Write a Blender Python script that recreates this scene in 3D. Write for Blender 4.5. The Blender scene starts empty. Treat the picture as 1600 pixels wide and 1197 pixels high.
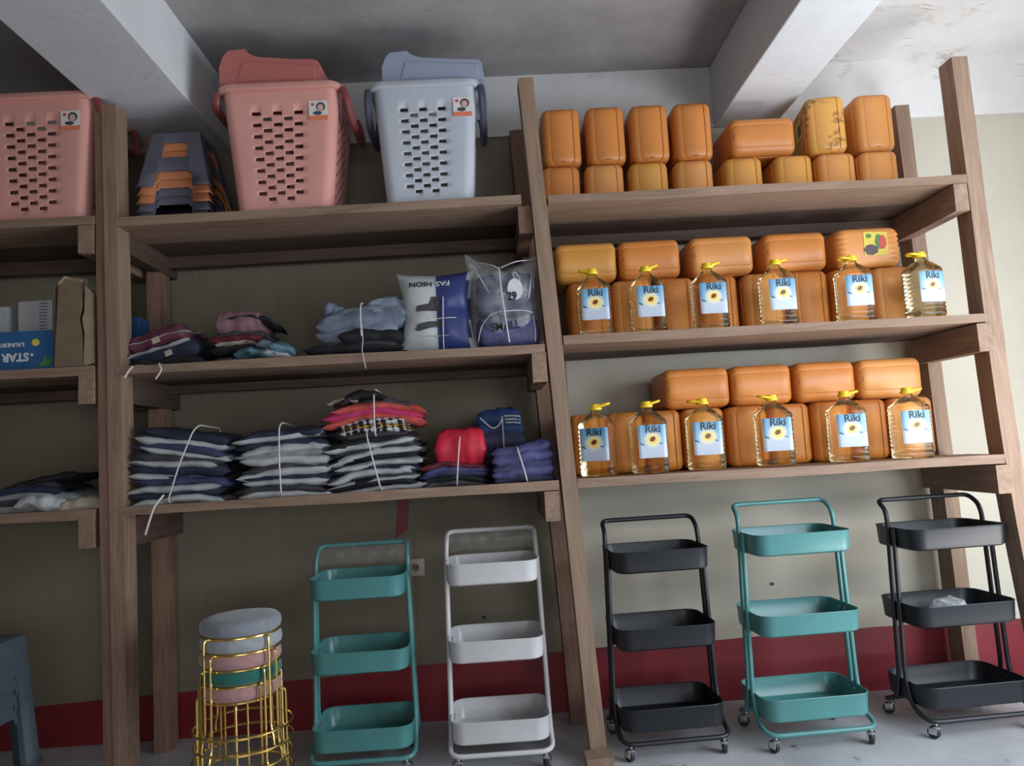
import bpy, bmesh, math, random
from mathutils import Vector, Matrix, noise

S = bpy.context.scene
COL = S.collection
rad = math.radians
random.seed(7)

# ---------------------------------------------------------------- camera
F, CX, CY = 1180.0, 800.0, 598.5
CAM = Vector((0.0, -3.0, 1.21))
def _axes(vp, slope):
    fy = Vector((vp[0]-CX, vp[1]-CY, F)).normalized()
    a = Vector((1.0, math.tan(rad(slope)), 0.0)); a.z = -a.dot(fy)/fy.z; a.normalize()
    return a, fy, fy.cross(a)
AX, AY, AD = _axes((770, 705), -3.2)
RIGHT = Vector((AX.x, AY.x, -AD.x)); DOWN = Vector((AX.y, AY.y, -AD.y)); FWD = Vector((AX.z, AY.z, -AD.z))
cd = bpy.data.cameras.new('camera'); cam = bpy.data.objects.new('camera', cd); COL.objects.link(cam)
cd.sensor_fit = 'HORIZONTAL'; cd.sensor_width = 36.0; cd.lens = F/1600*36.0; cd.clip_start = 0.05
m3 = Matrix((RIGHT, -DOWN, -FWD)).transposed()
cam.matrix_world = Matrix.Translation(CAM) @ m3.to_4x4()
S.camera = cam

def P(px, py, Y=0.0):
    """point of the plane y = Y seen at photo position px, py"""
    d = RIGHT*(px-CX) + DOWN*(py-CY) + FWD*F
    return CAM + d*((Y-CAM.y)/d.y)
def G(px, py, Z=0.0):
    d = RIGHT*(px-CX) + DOWN*(py-CY) + FWD*F
    return CAM + d*((Z-CAM.z)/d.z)

# ---------------------------------------------------------------- light and exposure
S.view_settings.view_transform = 'Standard'; S.view_settings.look = 'None'
S.view_settings.gamma = 1.0; S.view_settings.use_curve_mapping = False
S.view_settings.exposure = -0.1
W = bpy.data.worlds.new('daylight'); S.world = W; W.use_nodes = True
W.node_tree.nodes['Background'].inputs[0].default_value = (0.75, 0.85, 1.0, 1)
W.node_tree.nodes['Background'].inputs[1].default_value = 0.3
def area(name, loc, target, sx, sy, power, color):
    l = bpy.data.lights.new(name, 'AREA'); l.shape = 'RECTANGLE'; l.size = sx; l.size_y = sy
    l.energy = power; l.color = color
    o = bpy.data.objects.new(name, l); COL.objects.link(o); o.location = loc
    o.rotation_euler = (Vector(target)-Vector(loc)).to_track_quat('-Z', 'Y').to_euler()
    return o
# daylight through the right-hand shop door; added fill lamp behind the camera
area('door_sky_light', (2.87, -1.6, 1.5), (1.35, 0.3, 0.65), 2.2, 1.3, 84, (0.80, 0.90, 1.0))
area('door_ground_bounce', (2.84, -1.0, 0.35), (2.1, -0.45, 3.0), 1.9, 0.6, 62, (1.0, 0.985, 0.96))
area('front_fill', (0.9, -6.35, 1.3), (-1.1, -1.6, 2.7), 3.0, 1.5, 64, (0.94, 0.97, 1.0))

# ---------------------------------------------------------------- node materials
class NT:
    def __init__(s, name):
        s.m = bpy.data.materials.new(name); s.m.use_nodes = True; s.t = s.m.node_tree
        s.b = s.t.nodes['Principled BSDF']; s.out = s.t.nodes['Material Output']
    def n(s, kind, **kw):
        x = s.t.nodes.new(kind)
        for k, v in kw.items(): setattr(x, k, v)
        return x
    def l(s, a, b): s.t.links.new(a, b)
    def val(s, x, inp):
        if isinstance(x, (int, float)): inp.default_value = x
        elif isinstance(x, tuple): inp.default_value = (*x, 1) if len(x) == 3 else x
        else: s.l(x, inp)
    def math(s, op, a, b=0.0):
        x = s.n('ShaderNodeMath', operation=op); s.val(a, x.inputs[0]); s.val(b, x.inputs[1]); return x.outputs[0]
    def mix(s, f, a, b):
        x = s.n('ShaderNodeMix', data_type='RGBA'); s.val(f, x.inputs[0]); s.val(a, x.inputs[6]); s.val(b, x.inputs[7]); return x.outputs[2]
    def coord(s, which='Object', scale=(1, 1, 1)):
        c = s.n('ShaderNodeTexCoord'); mp = s.n('ShaderNodeMapping'); mp.inputs['Scale'].default_value = scale
        s.l(c.outputs[which], mp.inputs[0]); return mp.outputs[0]
    def noise(s, vec, scale, detail=4, rough=0.55, dist=0.0):
        x = s.n('ShaderNodeTexNoise'); s.l(vec, x.inputs['Vector']); x.inputs['Scale'].default_value = scale
        x.inputs['Detail'].default_value = detail; x.inputs['Roughness'].default_value = rough; x.inputs['Distortion'].default_value = dist
        return x.outputs['Fac']
    def ramp(s, f, stops):
        x = s.n('ShaderNodeValToRGB'); s.l(f, x.inputs[0]); e = x.color_ramp.elements
        while len(e) < len(stops): e.new(0.5)
        for k, (p, c) in zip(e, stops): k.position = p; k.color = (*c, 1)
        return x.outputs[0]
    def bump(s, f, strength=0.2, dist=0.01):
        x = s.n('ShaderNodeBump'); s.l(f, x.inputs['Height']); x.inputs['Strength'].default_value = strength; x.inputs['Distance'].default_value = dist
        s.l(x.outputs[0], s.b.inputs['Normal'])
    def col(s, c): s.val(c, s.b.inputs['Base Color']); return s
    def rough(s, r): s.val(r, s.b.inputs['Roughness']); return s
    def set(s, **kw):
        for k, v in kw.items(): s.val(v, s.b.inputs[k.replace('_', ' ')])
        return s

def plain(name, c, rough=0.5, var=0.12, scale=30, bump=0.0, **kw):
    t = NT(name); v = t.coord()
    n = t.noise(v, scale, 3)
    d = tuple(x*(1-var) for x in c); u = tuple(min(1, x*(1+var)) for x in c)
    t.col(t.ramp(n, [(0.3, d), (0.7, u)])).rough(rough).set(**kw)
    if bump: t.bump(n, bump, 0.004)
    return t.m

def wood(name, a, b, c):
    t = NT(name); v = t.coord('Object', (1.2, 14, 14))
    inf = t.n('ShaderNodeObjectInfo'); ad = t.n('ShaderNodeVectorMath', operation='ADD'); sc = t.n('ShaderNodeVectorMath', operation='SCALE')
    cb = t.n('ShaderNodeCombineXYZ'); t.l(inf.outputs['Random'], cb.inputs[0]); t.l(inf.outputs['Random'], cb.inputs[1])
    t.l(cb.outputs[0], sc.inputs[0]); sc.inputs['Scale'].default_value = 37.0
    t.l(v, ad.inputs[0]); t.l(sc.outputs[0], ad.inputs[1]); v = ad.outputs[0]
    g = t.noise(v, 2.2, 6, 0.65, 1.2); f = t.noise(v, 14, 3)
    base = t.ramp(g, [(0.25, a), (0.5, b), (0.75, c)])
    base = t.mix(t.math('MULTIPLY', f, 0.35), base, a)
    big = t.noise(t.coord('Object', (3, 3, 3)), 1.0, 2)
    base = t.mix(t.math('MULTIPLY', big, t.math('MULTIPLY', inf.outputs['Random'], 0.8)), base, tuple(x*0.7 for x in b))
    t.col(base).rough(0.75); t.bump(g, 0.35, 0.004)
    return t.m

M = {}
M['wood'] = wood('sawn_timber', (0.17, 0.105, 0.072), (0.30, 0.195, 0.135), (0.41, 0.285, 0.205))
M['wood_red'] = wood('reddish_timber', (0.14, 0.075, 0.05), (0.24, 0.135, 0.092), (0.33, 0.20, 0.14))
M['wood_shaded'] = wood('shaded_shelf_timber', (0.055, 0.031, 0.022), (0.10, 0.06, 0.042), (0.16, 0.10, 0.07))  # rear boards, rails, inner bearers: under-shelf shade darkened into the timber colour

def wall_mat():
    t = NT('cream_painted_plaster'); v = t.coord()
    n = t.noise(v, 1.3, 5, 0.6); f = t.noise(v, 60, 3)
    c = t.ramp(n, [(0.3, (0.45, 0.41, 0.335)), (0.7, (0.54, 0.505, 0.425))])
    s = t.noise(t.coord('Object', (1, 1, 0.4)), 4, 6, 0.7)
    c = t.mix(t.ramp(s, [(0.62, (0, 0, 0)), (0.8, (0.5, 0.5, 0.5))]), c, (0.33, 0.28, 0.19))
    t.col(c).rough(0.8); t.bump(f, 0.15, 0.003); return t.m
def plaster_mat(name, lo, hi, stain, crack=False):
    t = NT(name); v = t.coord()
    n = t.noise(v, 1.6, 6, 0.65); f = t.noise(v, 35, 4)
    c = t.ramp(n, [(0.3, lo), (0.68, hi)])
    s = t.noise(v, 2.3, 9, 0.72, 0.6)
    c = t.mix(t.ramp(s, [(0.6, (0, 0, 0)), (0.74, (0.55, 0.55, 0.55))]), c, stain)
    if crack:
        k = t.noise(t.coord('Object', (1.0, 2.2, 2.2)), 1.7, 6, 0.6, 0.5)
        ln = t.ramp(t.math('ABSOLUTE', t.math('SUBTRACT', k, 0.5)), [(0.004, (1, 1, 1)), (0.016, (0, 0, 0))])
        mk = t.ramp(t.noise(v, 2.8, 3, 0.5), [(0.50, (0, 0, 0)), (0.60, (0.5, 0.5, 0.5))])
        c = t.mix(t.math('MULTIPLY', ln, mk), c, (0.30, 0.20, 0.12))
    t.col(c).rough(0.85); t.bump(f, 0.3, 0.006); return t.m
M['wall'] = wall_mat()
def khaki():
    t = NT('khaki_wall_board'); v = t.coord(); inf = t.n('ShaderNodeObjectInfo')
    n = t.noise(v, 1.6, 5, 0.6); g = t.noise(t.coord('Object', (9, 9, .7)), 3, 4)
    c = t.ramp(n, [(0.3, (0.175, 0.145, 0.105)), (0.7, (0.23, 0.195, 0.145))])
    c = t.mix(t.math('MULTIPLY', g, 0.3), c, (0.15, 0.125, 0.09)); c = t.mix(t.math('MULTIPLY', inf.outputs['Random'], 0.35), c, (0.26, 0.22, 0.16))
    t.col(c).rough(0.8); return t.m
M['khaki'] = khaki()
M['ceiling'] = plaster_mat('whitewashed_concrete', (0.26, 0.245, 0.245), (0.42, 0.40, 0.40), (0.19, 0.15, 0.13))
M['lit_whitewash'] = plaster_mat('lit_whitewash_plaster', (0.58, 0.565, 0.56), (0.76, 0.745, 0.74), (0.36, 0.30, 0.26), True)  # cleaner right-bay plaster, lightened further so its colour carries the door light
M['ring'] = plaster_mat('off_white_ring_beam_plaster', (0.46, 0.45, 0.445), (0.64, 0.625, 0.62), (0.30, 0.26, 0.23))
M['beam'] = plaster_mat('grey_painted_concrete', (0.62, 0.63, 0.66), (0.72, 0.735, 0.765), (0.42, 0.40, 0.38))
def red_mat():
    t = NT('red_oil_paint'); v = t.coord(); n = t.noise(v, 5, 5)
    t.col(t.ramp(n, [(0.3, (0.17, 0.009, 0.017)), (0.7, (0.26, 0.015, 0.027))])).rough(0.45); t.bump(t.noise(v, 40), 0.15, 0.003); return t.m
M['red'] = red_mat()
def floor_mat():
    t = NT('dusty_cement_floor'); v = t.coord()
    n = t.noise(v, 2.2, 7, 0.65); f = t.noise(v, 45, 4)
    c = t.ramp(n, [(0.3, (0.36, 0.37, 0.39)), (0.7, (0.60, 0.615, 0.645))])
    s = t.noise(v, 5, 4, 0.6, 0.4)
    c = t.mix(t.ramp(s, [(0.66, (0, 0, 0)), (0.70, (0.8, 0.8, 0.8))]), c, (0.07, 0.065, 0.065))
    w = t.noise(v, 16, 2)
    c = t.mix(t.ramp(w, [(0.70, (0, 0, 0)), (0.73, (0.6, 0.6, 0.6))]), c, (0.55, 0.55, 0.55))
    t.col(c).rough(0.38); t.bump(f, 0.12, 0.004); return t.m
M['floor'] = floor_mat()

M['can_a'] = plain('orange_can_plastic', (0.68, 0.285, 0.080), 0.42, 0.08, 5)
M['can_b'] = plain('deep_orange_can_plastic', (0.62, 0.222, 0.05), 0.42, 0.08, 5)
M['can_c'] = plain('yellow_orange_can_plastic', (0.66, 0.30, 0.062), 0.42, 0.08, 5)
def dirty():
    t = NT('soiled_can_plastic'); v = t.coord(); n = t.noise(v, 15, 4, 0.6, 0.8)
    t.col(t.mix(t.ramp(n, [(0.55, (0, 0, 0)), (0.60, (0.7, 0.7, 0.7))]), (0.68, 0.33, 0.075), (0.16, 0.08, 0.03))).rough(0.45); return t.m
M['can_d'] = dirty()
M['can_seal'] = plain('dark_red_plug', (0.16, 0.015, 0.01), 0.5)
M['cap'] = plain('yellow_cap_plastic', (0.85, 0.58, 0.02), 0.35, 0.05)
def oil_mat():
    t = NT('clear_bottle_with_oil'); v = t.coord('Object'); sp = t.n('ShaderNodeSeparateXYZ'); t.l(v, sp.inputs[0])
    c = t.ramp(sp.outputs[2], [(0.238, (1.0, 0.95, 0.70)), (0.243, (0.98, 0.99, 0.98))])
    t.col(c).rough(0.03).set(Transmission_Weight=1.0, IOR=1.16, Specular_IOR_Level=1.0)
    g = t.n('ShaderNodeBsdfTransparent'); t.val((1.0, 0.93, 0.66), g.inputs[0])
    mx = t.n('ShaderNodeMixShader'); mx.inputs[0].default_value = 0.6
    t.l(t.b.outputs[0], mx.inputs[1]); t.l(g.outputs[0], mx.inputs[2])
    gl = t.n('ShaderNodeBsdfGlossy'); gl.inputs['Roughness'].default_value = 0.06
    fr = t.n('ShaderNodeFresnel'); fr.inputs['IOR'].default_value = 1.36
    m2 = t.n('ShaderNodeMixShader'); t.l(fr.outputs[0], m2.inputs[0]); t.l(mx.outputs[0], m2.inputs[1]); t.l(gl.outputs[0], m2.inputs[2])
    t.l(m2.outputs[0], t.out.inputs[0])
    return t.m
M['oil'] = oil_mat()
def label_mat():
    t = NT('sunflower_bottle_label'); uv = t.n('ShaderNodeUVMap'); uv.uv_map = 'UVMap'
    sp = t.n('ShaderNodeSeparateXYZ'); t.l(uv.outputs[0], sp.inputs[0]); u, v = sp.outputs[0], sp.outputs[1]
    c = t.ramp(v, [(0.0, (0.46, 0.51, 0.61)), (0.36, (0.45, 0.52, 0.63)), (0.46, (0.27, 0.43, 0.60)), (1.0, (0.11, 0.30, 0.50))])
    def ell(cx, cy, rx, ry, rot=0.0):
        a = t.math('SUBTRACT', u, cx); b = t.math('MULTIPLY', t.math('SUBTRACT', v, cy), 1.18)
        cs, sn = math.cos(rot), math.sin(rot)
        p = t.math('ADD', t.math('MULTIPLY', a, cs), t.math('MULTIPLY', b, sn))
        q = t.math('SUBTRACT', t.math('MULTIPLY', b, cs), t.math('MULTIPLY', a, sn))
        p = t.math('DIVIDE', p, rx); q = t.math('DIVIDE', q, ry)
        return t.math('ADD', t.math('MULTIPLY', p, p), t.math('MULTIPLY', q, q))
    def put(c, e, col, lo=0.85, hi=1.0):
        f = t.ramp(e, [(lo, (1, 1, 1)), (hi, (0, 0, 0))]); return t.mix(f, c, col)
    c = put(c, ell(0.5, 0.55, 0.36, 0.32), (0.80, 0.74, 0.45), 0.2, 1.0)
    c = put(c, ell(0.5, 0.55, 0.21, 0.19), (0.85, 0.60, 0.12), 0.55, 1.0)
    c = put(c, ell(0.5, 0.565, 0.115, 0.085, 0.6), (0.13, 0.035, 0.02))
    c = put(c, ell(0.12, 0.42, 0.09, 0.035, -0.5), (0.06, 0.12, 0.14))
    c = put(c, ell(0.78, 0.42, 0.075, 0.022, -0.3), (0.06, 0.12, 0.14))
    nz = t.noise(t.coord('UV', (26, 60, 1)), 1.0, 2)
    band = t.math('MULTIPLY', t.math('LESS_THAN', v, 0.12), t.math('GREATER_THAN', nz, 0.56))
    c = t.mix(t.math('MULTIPLY', band, 0.4), c, (0.25, 0.35, 0.5))
    t.col(c).rough(0.25).set(Specular_IOR_Level=0.6); return t.m
M['label'] = label_mat()
M['ink'] = plain('dark_green_ink', (0.006, 0.03, 0.03), 0.5)
M['black_ink'] = plain('black_ink', (0.01, 0.01, 0.014), 0.6)
M['white_ink'] = plain('white_ink', (0.62, 0.64, 0.66), 0.6)

M['pink'] = plain('pink_basket_plastic', (0.70, 0.33, 0.285), 0.38, 0.03, 8)
M['pink_dark'] = plain('dark_pink_plastic', (0.50, 0.155, 0.135), 0.38, 0.04, 8)
M['handle_red'] = plain('maroon_handle_plastic', (0.22, 0.05, 0.05), 0.4)
M['grey'] = plain('light_grey_basket_plastic', (0.48, 0.51, 0.57), 0.38, 0.03, 8)
M['lid_grey'] = plain('blue_grey_lid_plastic', (0.32, 0.36, 0.47), 0.38, 0.04, 8)
M['handle_navy'] = plain('navy_handle_plastic', (0.05, 0.055, 0.09), 0.4)
M['stool_grey'] = plain('slate_stool_plastic', (0.10, 0.10, 0.135), 0.5, 0.08, 20)
M['stool_orange'] = plain('orange_stool_plastic', (0.50, 0.185, 0.075), 0.5, 0.08, 20)
M['chair_blue'] = plain('blue_grey_stool_plastic', (0.072, 0.098, 0.12), 0.5, 0.08, 20)
M['sticker'] = plain('white_paper_sticker', (0.72, 0.68, 0.66), 0.5, 0.03)
M['sticker_orange'] = plain('orange_print', (0.75, 0.20, 0.09), 0.5, 0.03)
M['sticker_skin'] = plain('skin_tone_print', (0.62, 0.42, 0.36), 0.5)
M['sticker_hair'] = plain('dark_hair_print', (0.10, 0.06, 0.07), 0.5)
M['sticker_yellow'] = plain('yellow_print', (0.72, 0.55, 0.08), 0.5)
M['sticker_green'] = plain('green_print', (0.06, 0.22, 0.07), 0.5)
M['sticker_red'] = plain('red_print', (0.55, 0.07, 0.05), 0.5)

M['navy'] = plain('navy_cloth', (0.022, 0.026, 0.055), 0.75, 0.4, 24, 0.4)
M['navy2'] = plain('indigo_cloth', (0.045, 0.05, 0.12), 0.6, 0.35, 24, 0.4)
M['purple'] = plain('violet_blue_cloth', (0.075, 0.075, 0.19), 0.5, 0.35, 24, 0.4)
M['black_cloth'] = plain('black_cloth', (0.012, 0.012, 0.016), 0.7, 0.4, 24, 0.4)
M['char_cloth'] = plain('charcoal_cloth', (0.05, 0.047, 0.052), 0.65, 0.4, 24, 0.4)
M['polywhite'] = plain('white_poly_bag', (0.50, 0.52, 0.53), 0.38, 0.12, 14, 0.3)
M['polygrey'] = plain('pale_grey_poly_bag', (0.30, 0.32, 0.33), 0.35, 0.2, 14, 0.3)
M['denim'] = plain('faded_denim', (0.15, 0.185, 0.25), 0.75, 0.3, 20, 0.5)
M['denim2'] = plain('pale_denim', (0.20, 0.235, 0.30), 0.75, 0.3, 20, 0.5)
M['magenta'] = plain('magenta_cloth', (0.50, 0.035, 0.14), 0.5, 0.25, 16, 0.4)
M['coral'] = plain('coral_cloth', (0.52, 0.085, 0.07), 0.5, 0.25, 16, 0.4)
M['redcloth'] = plain('bright_red_cloth', (0.55, 0.015, 0.04), 0.45, 0.25, 16, 0.4)
M['maroon'] = plain('maroon_cloth', (0.13, 0.02, 0.03), 0.6, 0.3, 16, 0.4)
M['jersey'] = plain('royal_blue_cloth', (0.022, 0.06, 0.19), 0.6, 0.25, 16, 0.4)
M['teal_cloth'] = plain('teal_blue_cloth', (0.10, 0.21, 0.27), 0.4, 0.4, 20, 0.4)
M['dusty_pink'] = plain('dusty_pink_cloth', (0.23, 0.12, 0.14), 0.6, 0.25, 16, 0.4)
M['plum'] = plain('plum_cloth', (0.13, 0.035, 0.06), 0.6, 0.3, 16, 0.4)
M['beige'] = plain('beige_cloth', (0.45, 0.38, 0.31), 0.6, 0.2, 16, 0.3)
M['string'] = plain('white_string', (0.62, 0.59, 0.58), 0.7, 0.1)
def hound(name, a, b):
    t = NT(name); v = t.coord('UV'); ck = t.n('ShaderNodeTexChecker'); mp = t.n('ShaderNodeMapping')
    t.l(v, mp.inputs[0]); mp.inputs['Rotation'].default_value = (0, 0, 0.5); mp.inputs['Scale'].default_value = (16, 16, 1)
    t.l(mp.outputs[0], ck.inputs['Vector']); ck.inputs['Scale'].default_value = 1.0
    t.val(a, ck.inputs[1]); t.val(b, ck.inputs[2]); t.col(ck.outputs[0]).rough(0.7); return t.m
M['check_w'] = hound('white_black_checked_cloth', (0.62, 0.60, 0.64), (0.012, 0.01, 0.02))
M['check_y'] = hound('yellow_black_checked_cloth', (0.55, 0.33, 0.06), (0.012, 0.01, 0.02))
def film(name, alpha, c=(0.75, 0.78, 0.82), rough=0.18):
    t = NT(name); t.col(c).rough(rough).set(Specular_IOR_Level=0.9)
    n = t.noise(t.coord(), 22, 4); t.bump(n, 0.5, 0.01)
    tr = t.n('ShaderNodeBsdfTransparent'); mx = t.n('ShaderNodeMixShader')
    t.l(t.ramp(n, [(0.35, (alpha*0.5,)*3), (0.7, (min(1, alpha*1.6),)*3)]), mx.inputs[0])
    t.l(tr.outputs[0], mx.inputs[1]); t.l(t.b.outputs[0], mx.inputs[2]); t.l(mx.outputs[0], t.out.inputs[0]); return t.m
M['film'] = film('clear_plastic_film', 0.24)
M['film_thin'] = film('thin_plastic_wrap', 0.08, (0.62, 0.64, 0.64))
M['film_white'] = film('milky_plastic', 0.55, (0.75, 0.77, 0.8))
M['box_blue'] = plain('blue_printed_card', (0.022, 0.105, 0.27), 0.5, 0.08, 8)
M['box_white'] = plain('white_card', (0.44, 0.45, 0.47), 0.6, 0.05, 8)
M['kraft'] = plain('brown_kraft_card', (0.19, 0.13, 0.085), 0.8, 0.15, 14, 0.2)
M['kraft_light'] = plain('torn_kraft_edge', (0.34, 0.25, 0.165), 0.8, 0.12, 14, 0.2)
def enamel(name, c, r=0.3):
    return plain(name, c, r, 0.04, 10, Specular_IOR_Level=0.5)
M['teal'] = enamel('teal_enamel', (0.078, 0.245, 0.243))
M['white'] = enamel('white_enamel', (0.60, 0.59, 0.60))
M['black'] = enamel('black_enamel', (0.010, 0.011, 0.016), 0.42)
M['chrome'] = plain('zinc_plated_steel', (0.55, 0.56, 0.58), 0.3, 0.1, Metallic=1.0)
M['rubber'] = plain('black_rubber', (0.018, 0.018, 0.02), 0.5)
M['gold'] = plain('polished_gold_wire', (0.85, 0.60, 0.20), 0.22, 0.08, Metallic=1.0)
M['v_grey'] = plain('grey_velvet', (0.24, 0.26, 0.30), 0.85, 0.12, 40, Sheen_Weight=0.4)
M['v_light'] = plain('pale_grey_velvet', (0.34, 0.365, 0.39), 0.85, 0.12, 40, Sheen_Weight=0.4)
M['v_pink'] = plain('dusty_pink_velvet', (0.43, 0.235, 0.235), 0.85, 0.12, 40, Sheen_Weight=0.4)
M['v_green'] = plain('bottle_green_velvet', (0.012, 0.13, 0.11), 0.85, 0.12, 40, Sheen_Weight=0.4)
M['outlet'] = plain('ivory_switch_plastic', (0.42, 0.36, 0.30), 0.5)

# ---------------------------------------------------------------- helpers
def tag(o, label, cat, group=None, kind=None):
    o['label'] = label; o['category'] = cat
    if group: o['group'] = group
    if kind: o['kind'] = kind
    return o
def thing(name, label, cat, loc=(0, 0, 0), rz=0.0, group=None, rot=None):
    o = bpy.data.objects.new(name, None); COL.objects.link(o); o.location = loc
    o.rotation_euler = rot if rot else (0, 0, rz); o.empty_display_size = 0.05
    return tag(o, label, cat, group)
def finish(bm, name, mats, parent=None, angle=40, loc=(0, 0, 0), rot=(0, 0, 0), smooth=True):
    bmesh.ops.recalc_face_normals(bm, faces=bm.faces)
    lim = rad(angle)
    for f in bm.faces: f.smooth = smooth
    for e in bm.edges:
        if len(e.link_faces) == 2 and e.calc_face_angle(0) > lim: e.smooth = False
    me = bpy.data.meshes.new(name); bm.to_mesh(me); bm.free()
    for m in (mats if isinstance(mats, (list, tuple)) else [mats]): me.materials.append(m)
    o = bpy.data.objects.new(name, me); COL.objects.link(o); o.location = loc; o.rotation_euler = rot
    if parent: o.parent = parent
    return o
def dup(root, label=None, loc=None, rz=None, group=None):
    r = root.copy(); COL.objects.link(r)
    if label: r['label'] = label
    if group: r['group'] = group
    if loc is not None: r.location = loc
    if rz is not None: r.rotation_euler = (0, 0, rz)
    for ch in root.children:
        c = ch.copy(); COL.objects.link(c); c.parent = r
        for g in ch.children:
            d = g.copy(); COL.objects.link(d); d.parent = c
    return r
def set_mat(obj, part, mat):
    for ch in obj.children:
        if ch.name.split('.')[0] == part:
            ch.data = ch.data.copy(); ch.data.materials.clear(); ch.data.materials.append(mat)
def rrect(w, d, r, n=5):
    r = max(0.0005, min(r, w/2-1e-4, d/2-1e-4)); pts = []
    for cx, cy, a0 in ((w/2-r, d/2-r, 0), (-w/2+r, d/2-r, 90), (-w/2+r, -d/2+r, 180), (w/2-r, -d/2+r, 270)):
        for i in range(n+1):
            a = rad(a0+90*i/n); pts.append((cx+r*math.cos(a), cy+r*math.sin(a)))
    return pts
def loft(bm, secs, cap0=True, cap1=True, closed=False):
    rings = [[bm.verts.new((x, y, z)) for x, y in pts] for z, pts in secs]
    n = len(rings[0]); R = len(rings)
    for k in range(R if closed else R-1):
        a, b = rings[k], rings[(k+1) % R]
        for i in range(n):
            bm.faces.new((a[i], a[(i+1) % n], b[(i+1) % n], b[i]))
    if not closed:
        if cap0: bm.faces.new(rings[0][::-1])
        if cap1: bm.faces.new(rings[-1])
    return rings
def box(bm, x0, x1, y0, y1, z0, z1, bev=0.0):
    g = bmesh.ops.create_cube(bm, size=1.0)
    for v in g['verts']:
        v.co = Vector((x0+(v.co.x+.5)*(x1-x0), y0+(v.co.y+.5)*(y1-y0), z0+(v.co.z+.5)*(z1-z0)))
    if bev:
        es = list({e for v in g['verts'] for e in v.link_edges})
        bmesh.ops.bevel(bm, geom=es, offset=bev, segments=2, affect='EDGES', profile=0.5)
def tube(bm, pts, r, seg=8, closed=False):
    pts = [Vector(p) for p in pts]; n = len(pts); rings = []
    def tan(i):
        a = pts[(i-1) % n] if (closed or i > 0) else pts[i]; b = pts[(i+1) % n] if (closed or i < n-1) else pts[i]
        return (b-a).normalized()
    t = tan(0); u = t.cross(Vector((0.31, 0.9, 0.23))).normalized()
    for i in range(n):
        t = tan(i); u = (u - t*u.dot(t)).normalized(); w = t.cross(u); rr = r[i] if isinstance(r, (list, tuple)) else r
        rings.append([bm.verts.new(pts[i]+(u*math.cos(2*math.pi*k/seg)+w*math.sin(2*math.pi*k/seg))*rr) for k in range(seg)])
    for k in range(n if closed else n-1):
        a, b = rings[k], rings[(k+1) % n]
        off = 0
        if closed and k == n-1:
            off = min(range(seg), key=lambda o: (a[0].co-b[o].co).length)
        for i in range(seg):
            bm.faces.new((a[i], a[(i+1) % seg], b[(i+1+off) % seg], b[(i+off) % seg]))
    if not closed: bm.faces.new(rings[0][::-1]); bm.faces.new(rings[-1])
def fillet(pts, r, n=5, closed=False):
    """round the corners of a polyline"""
    pts = [Vector(p) for p in pts]; out = []; N = len(pts)
    for i, p in enumerate(pts):
        if not closed and i in (0, N-1): out.append(p); continue
        a, b = pts[(i-1) % N], pts[(i+1) % N]; da, db = (a-p), (b-p); q = min(r, da.length*.48, db.length*.48)
        p0, p1 = p+da.normalized()*q, p+db.normalized()*q
        for k in range(n+1):
            s = k/n; out.append(p0*(1-s)**2 + p*2*s*(1-s) + p1*s*s)
    return out
def lathe(bm, prof, seg=24, c=(0, 0)):
    rings = [[bm.verts.new((c[0]+r*math.cos(2*math.pi*k/seg), c[1]+r*math.sin(2*math.pi*k/seg), z)) for k in range(seg)] for r, z in prof]
    for a, b in zip(rings, rings[1:]):
        for i in range(seg): bm.faces.new((a[i], a[(i+1) % seg], b[(i+1) % seg], b[i]))
    bm.faces.new(rings[0][::-1]); bm.faces.new(rings[-1])
def flat_poly(bm, pts, y0, y1):
    """prism of an x-z outline between y0 and y1"""
    a = [bm.verts.new((x, y0, z)) for x, z in pts]; b = [bm.verts.new((x, y1, z)) for x, z in pts]; n = len(pts)
    bm.faces.new(a); bm.faces.new(b[::-1])
    for i in range(n): bm.faces.new((a[i], b[i], b[(i+1) % n], a[(i+1) % n]))
def text_obj(name, s, size, mat, parent, loc, rot=(math.pi/2, 0, 0), bold=0.0, surf=None, xscale=1.0):
    cu = bpy.data.curves.new(name, 'FONT'); cu.body = s; cu.size = size; cu.align_x = 'CENTER'; cu.align_y = 'CENTER'
    cu.offset = bold; cu.extrude = 0.0006; cu.resolution_u = 3
    o = bpy.data.objects.new(name, cu); COL.objects.link(o)
    dg = bpy.context.evaluated_depsgraph_get(); dg.update()
    me = bpy.data.meshes.new_from_object(o.evaluated_get(dg)); bpy.data.objects.remove(o)
    me.materials.clear(); me.materials.append(mat)
    mt = Matrix.Translation(loc) @ Matrix.Rotation(rot[2], 4, 'Z') @ Matrix.Rotation(rot[1], 4, 'Y') @ Matrix.Rotation(rot[0], 4, 'X') @ Matrix.Scale(xscale, 4, (1, 0, 0))
    me.transform(mt)
    if surf:
        for v in me.vertices: v.co.y += surf(v.co.x, v.co.z)
    t = bpy.data.objects.new(name, me); COL.objects.link(t); t.parent = parent
    return t

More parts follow.
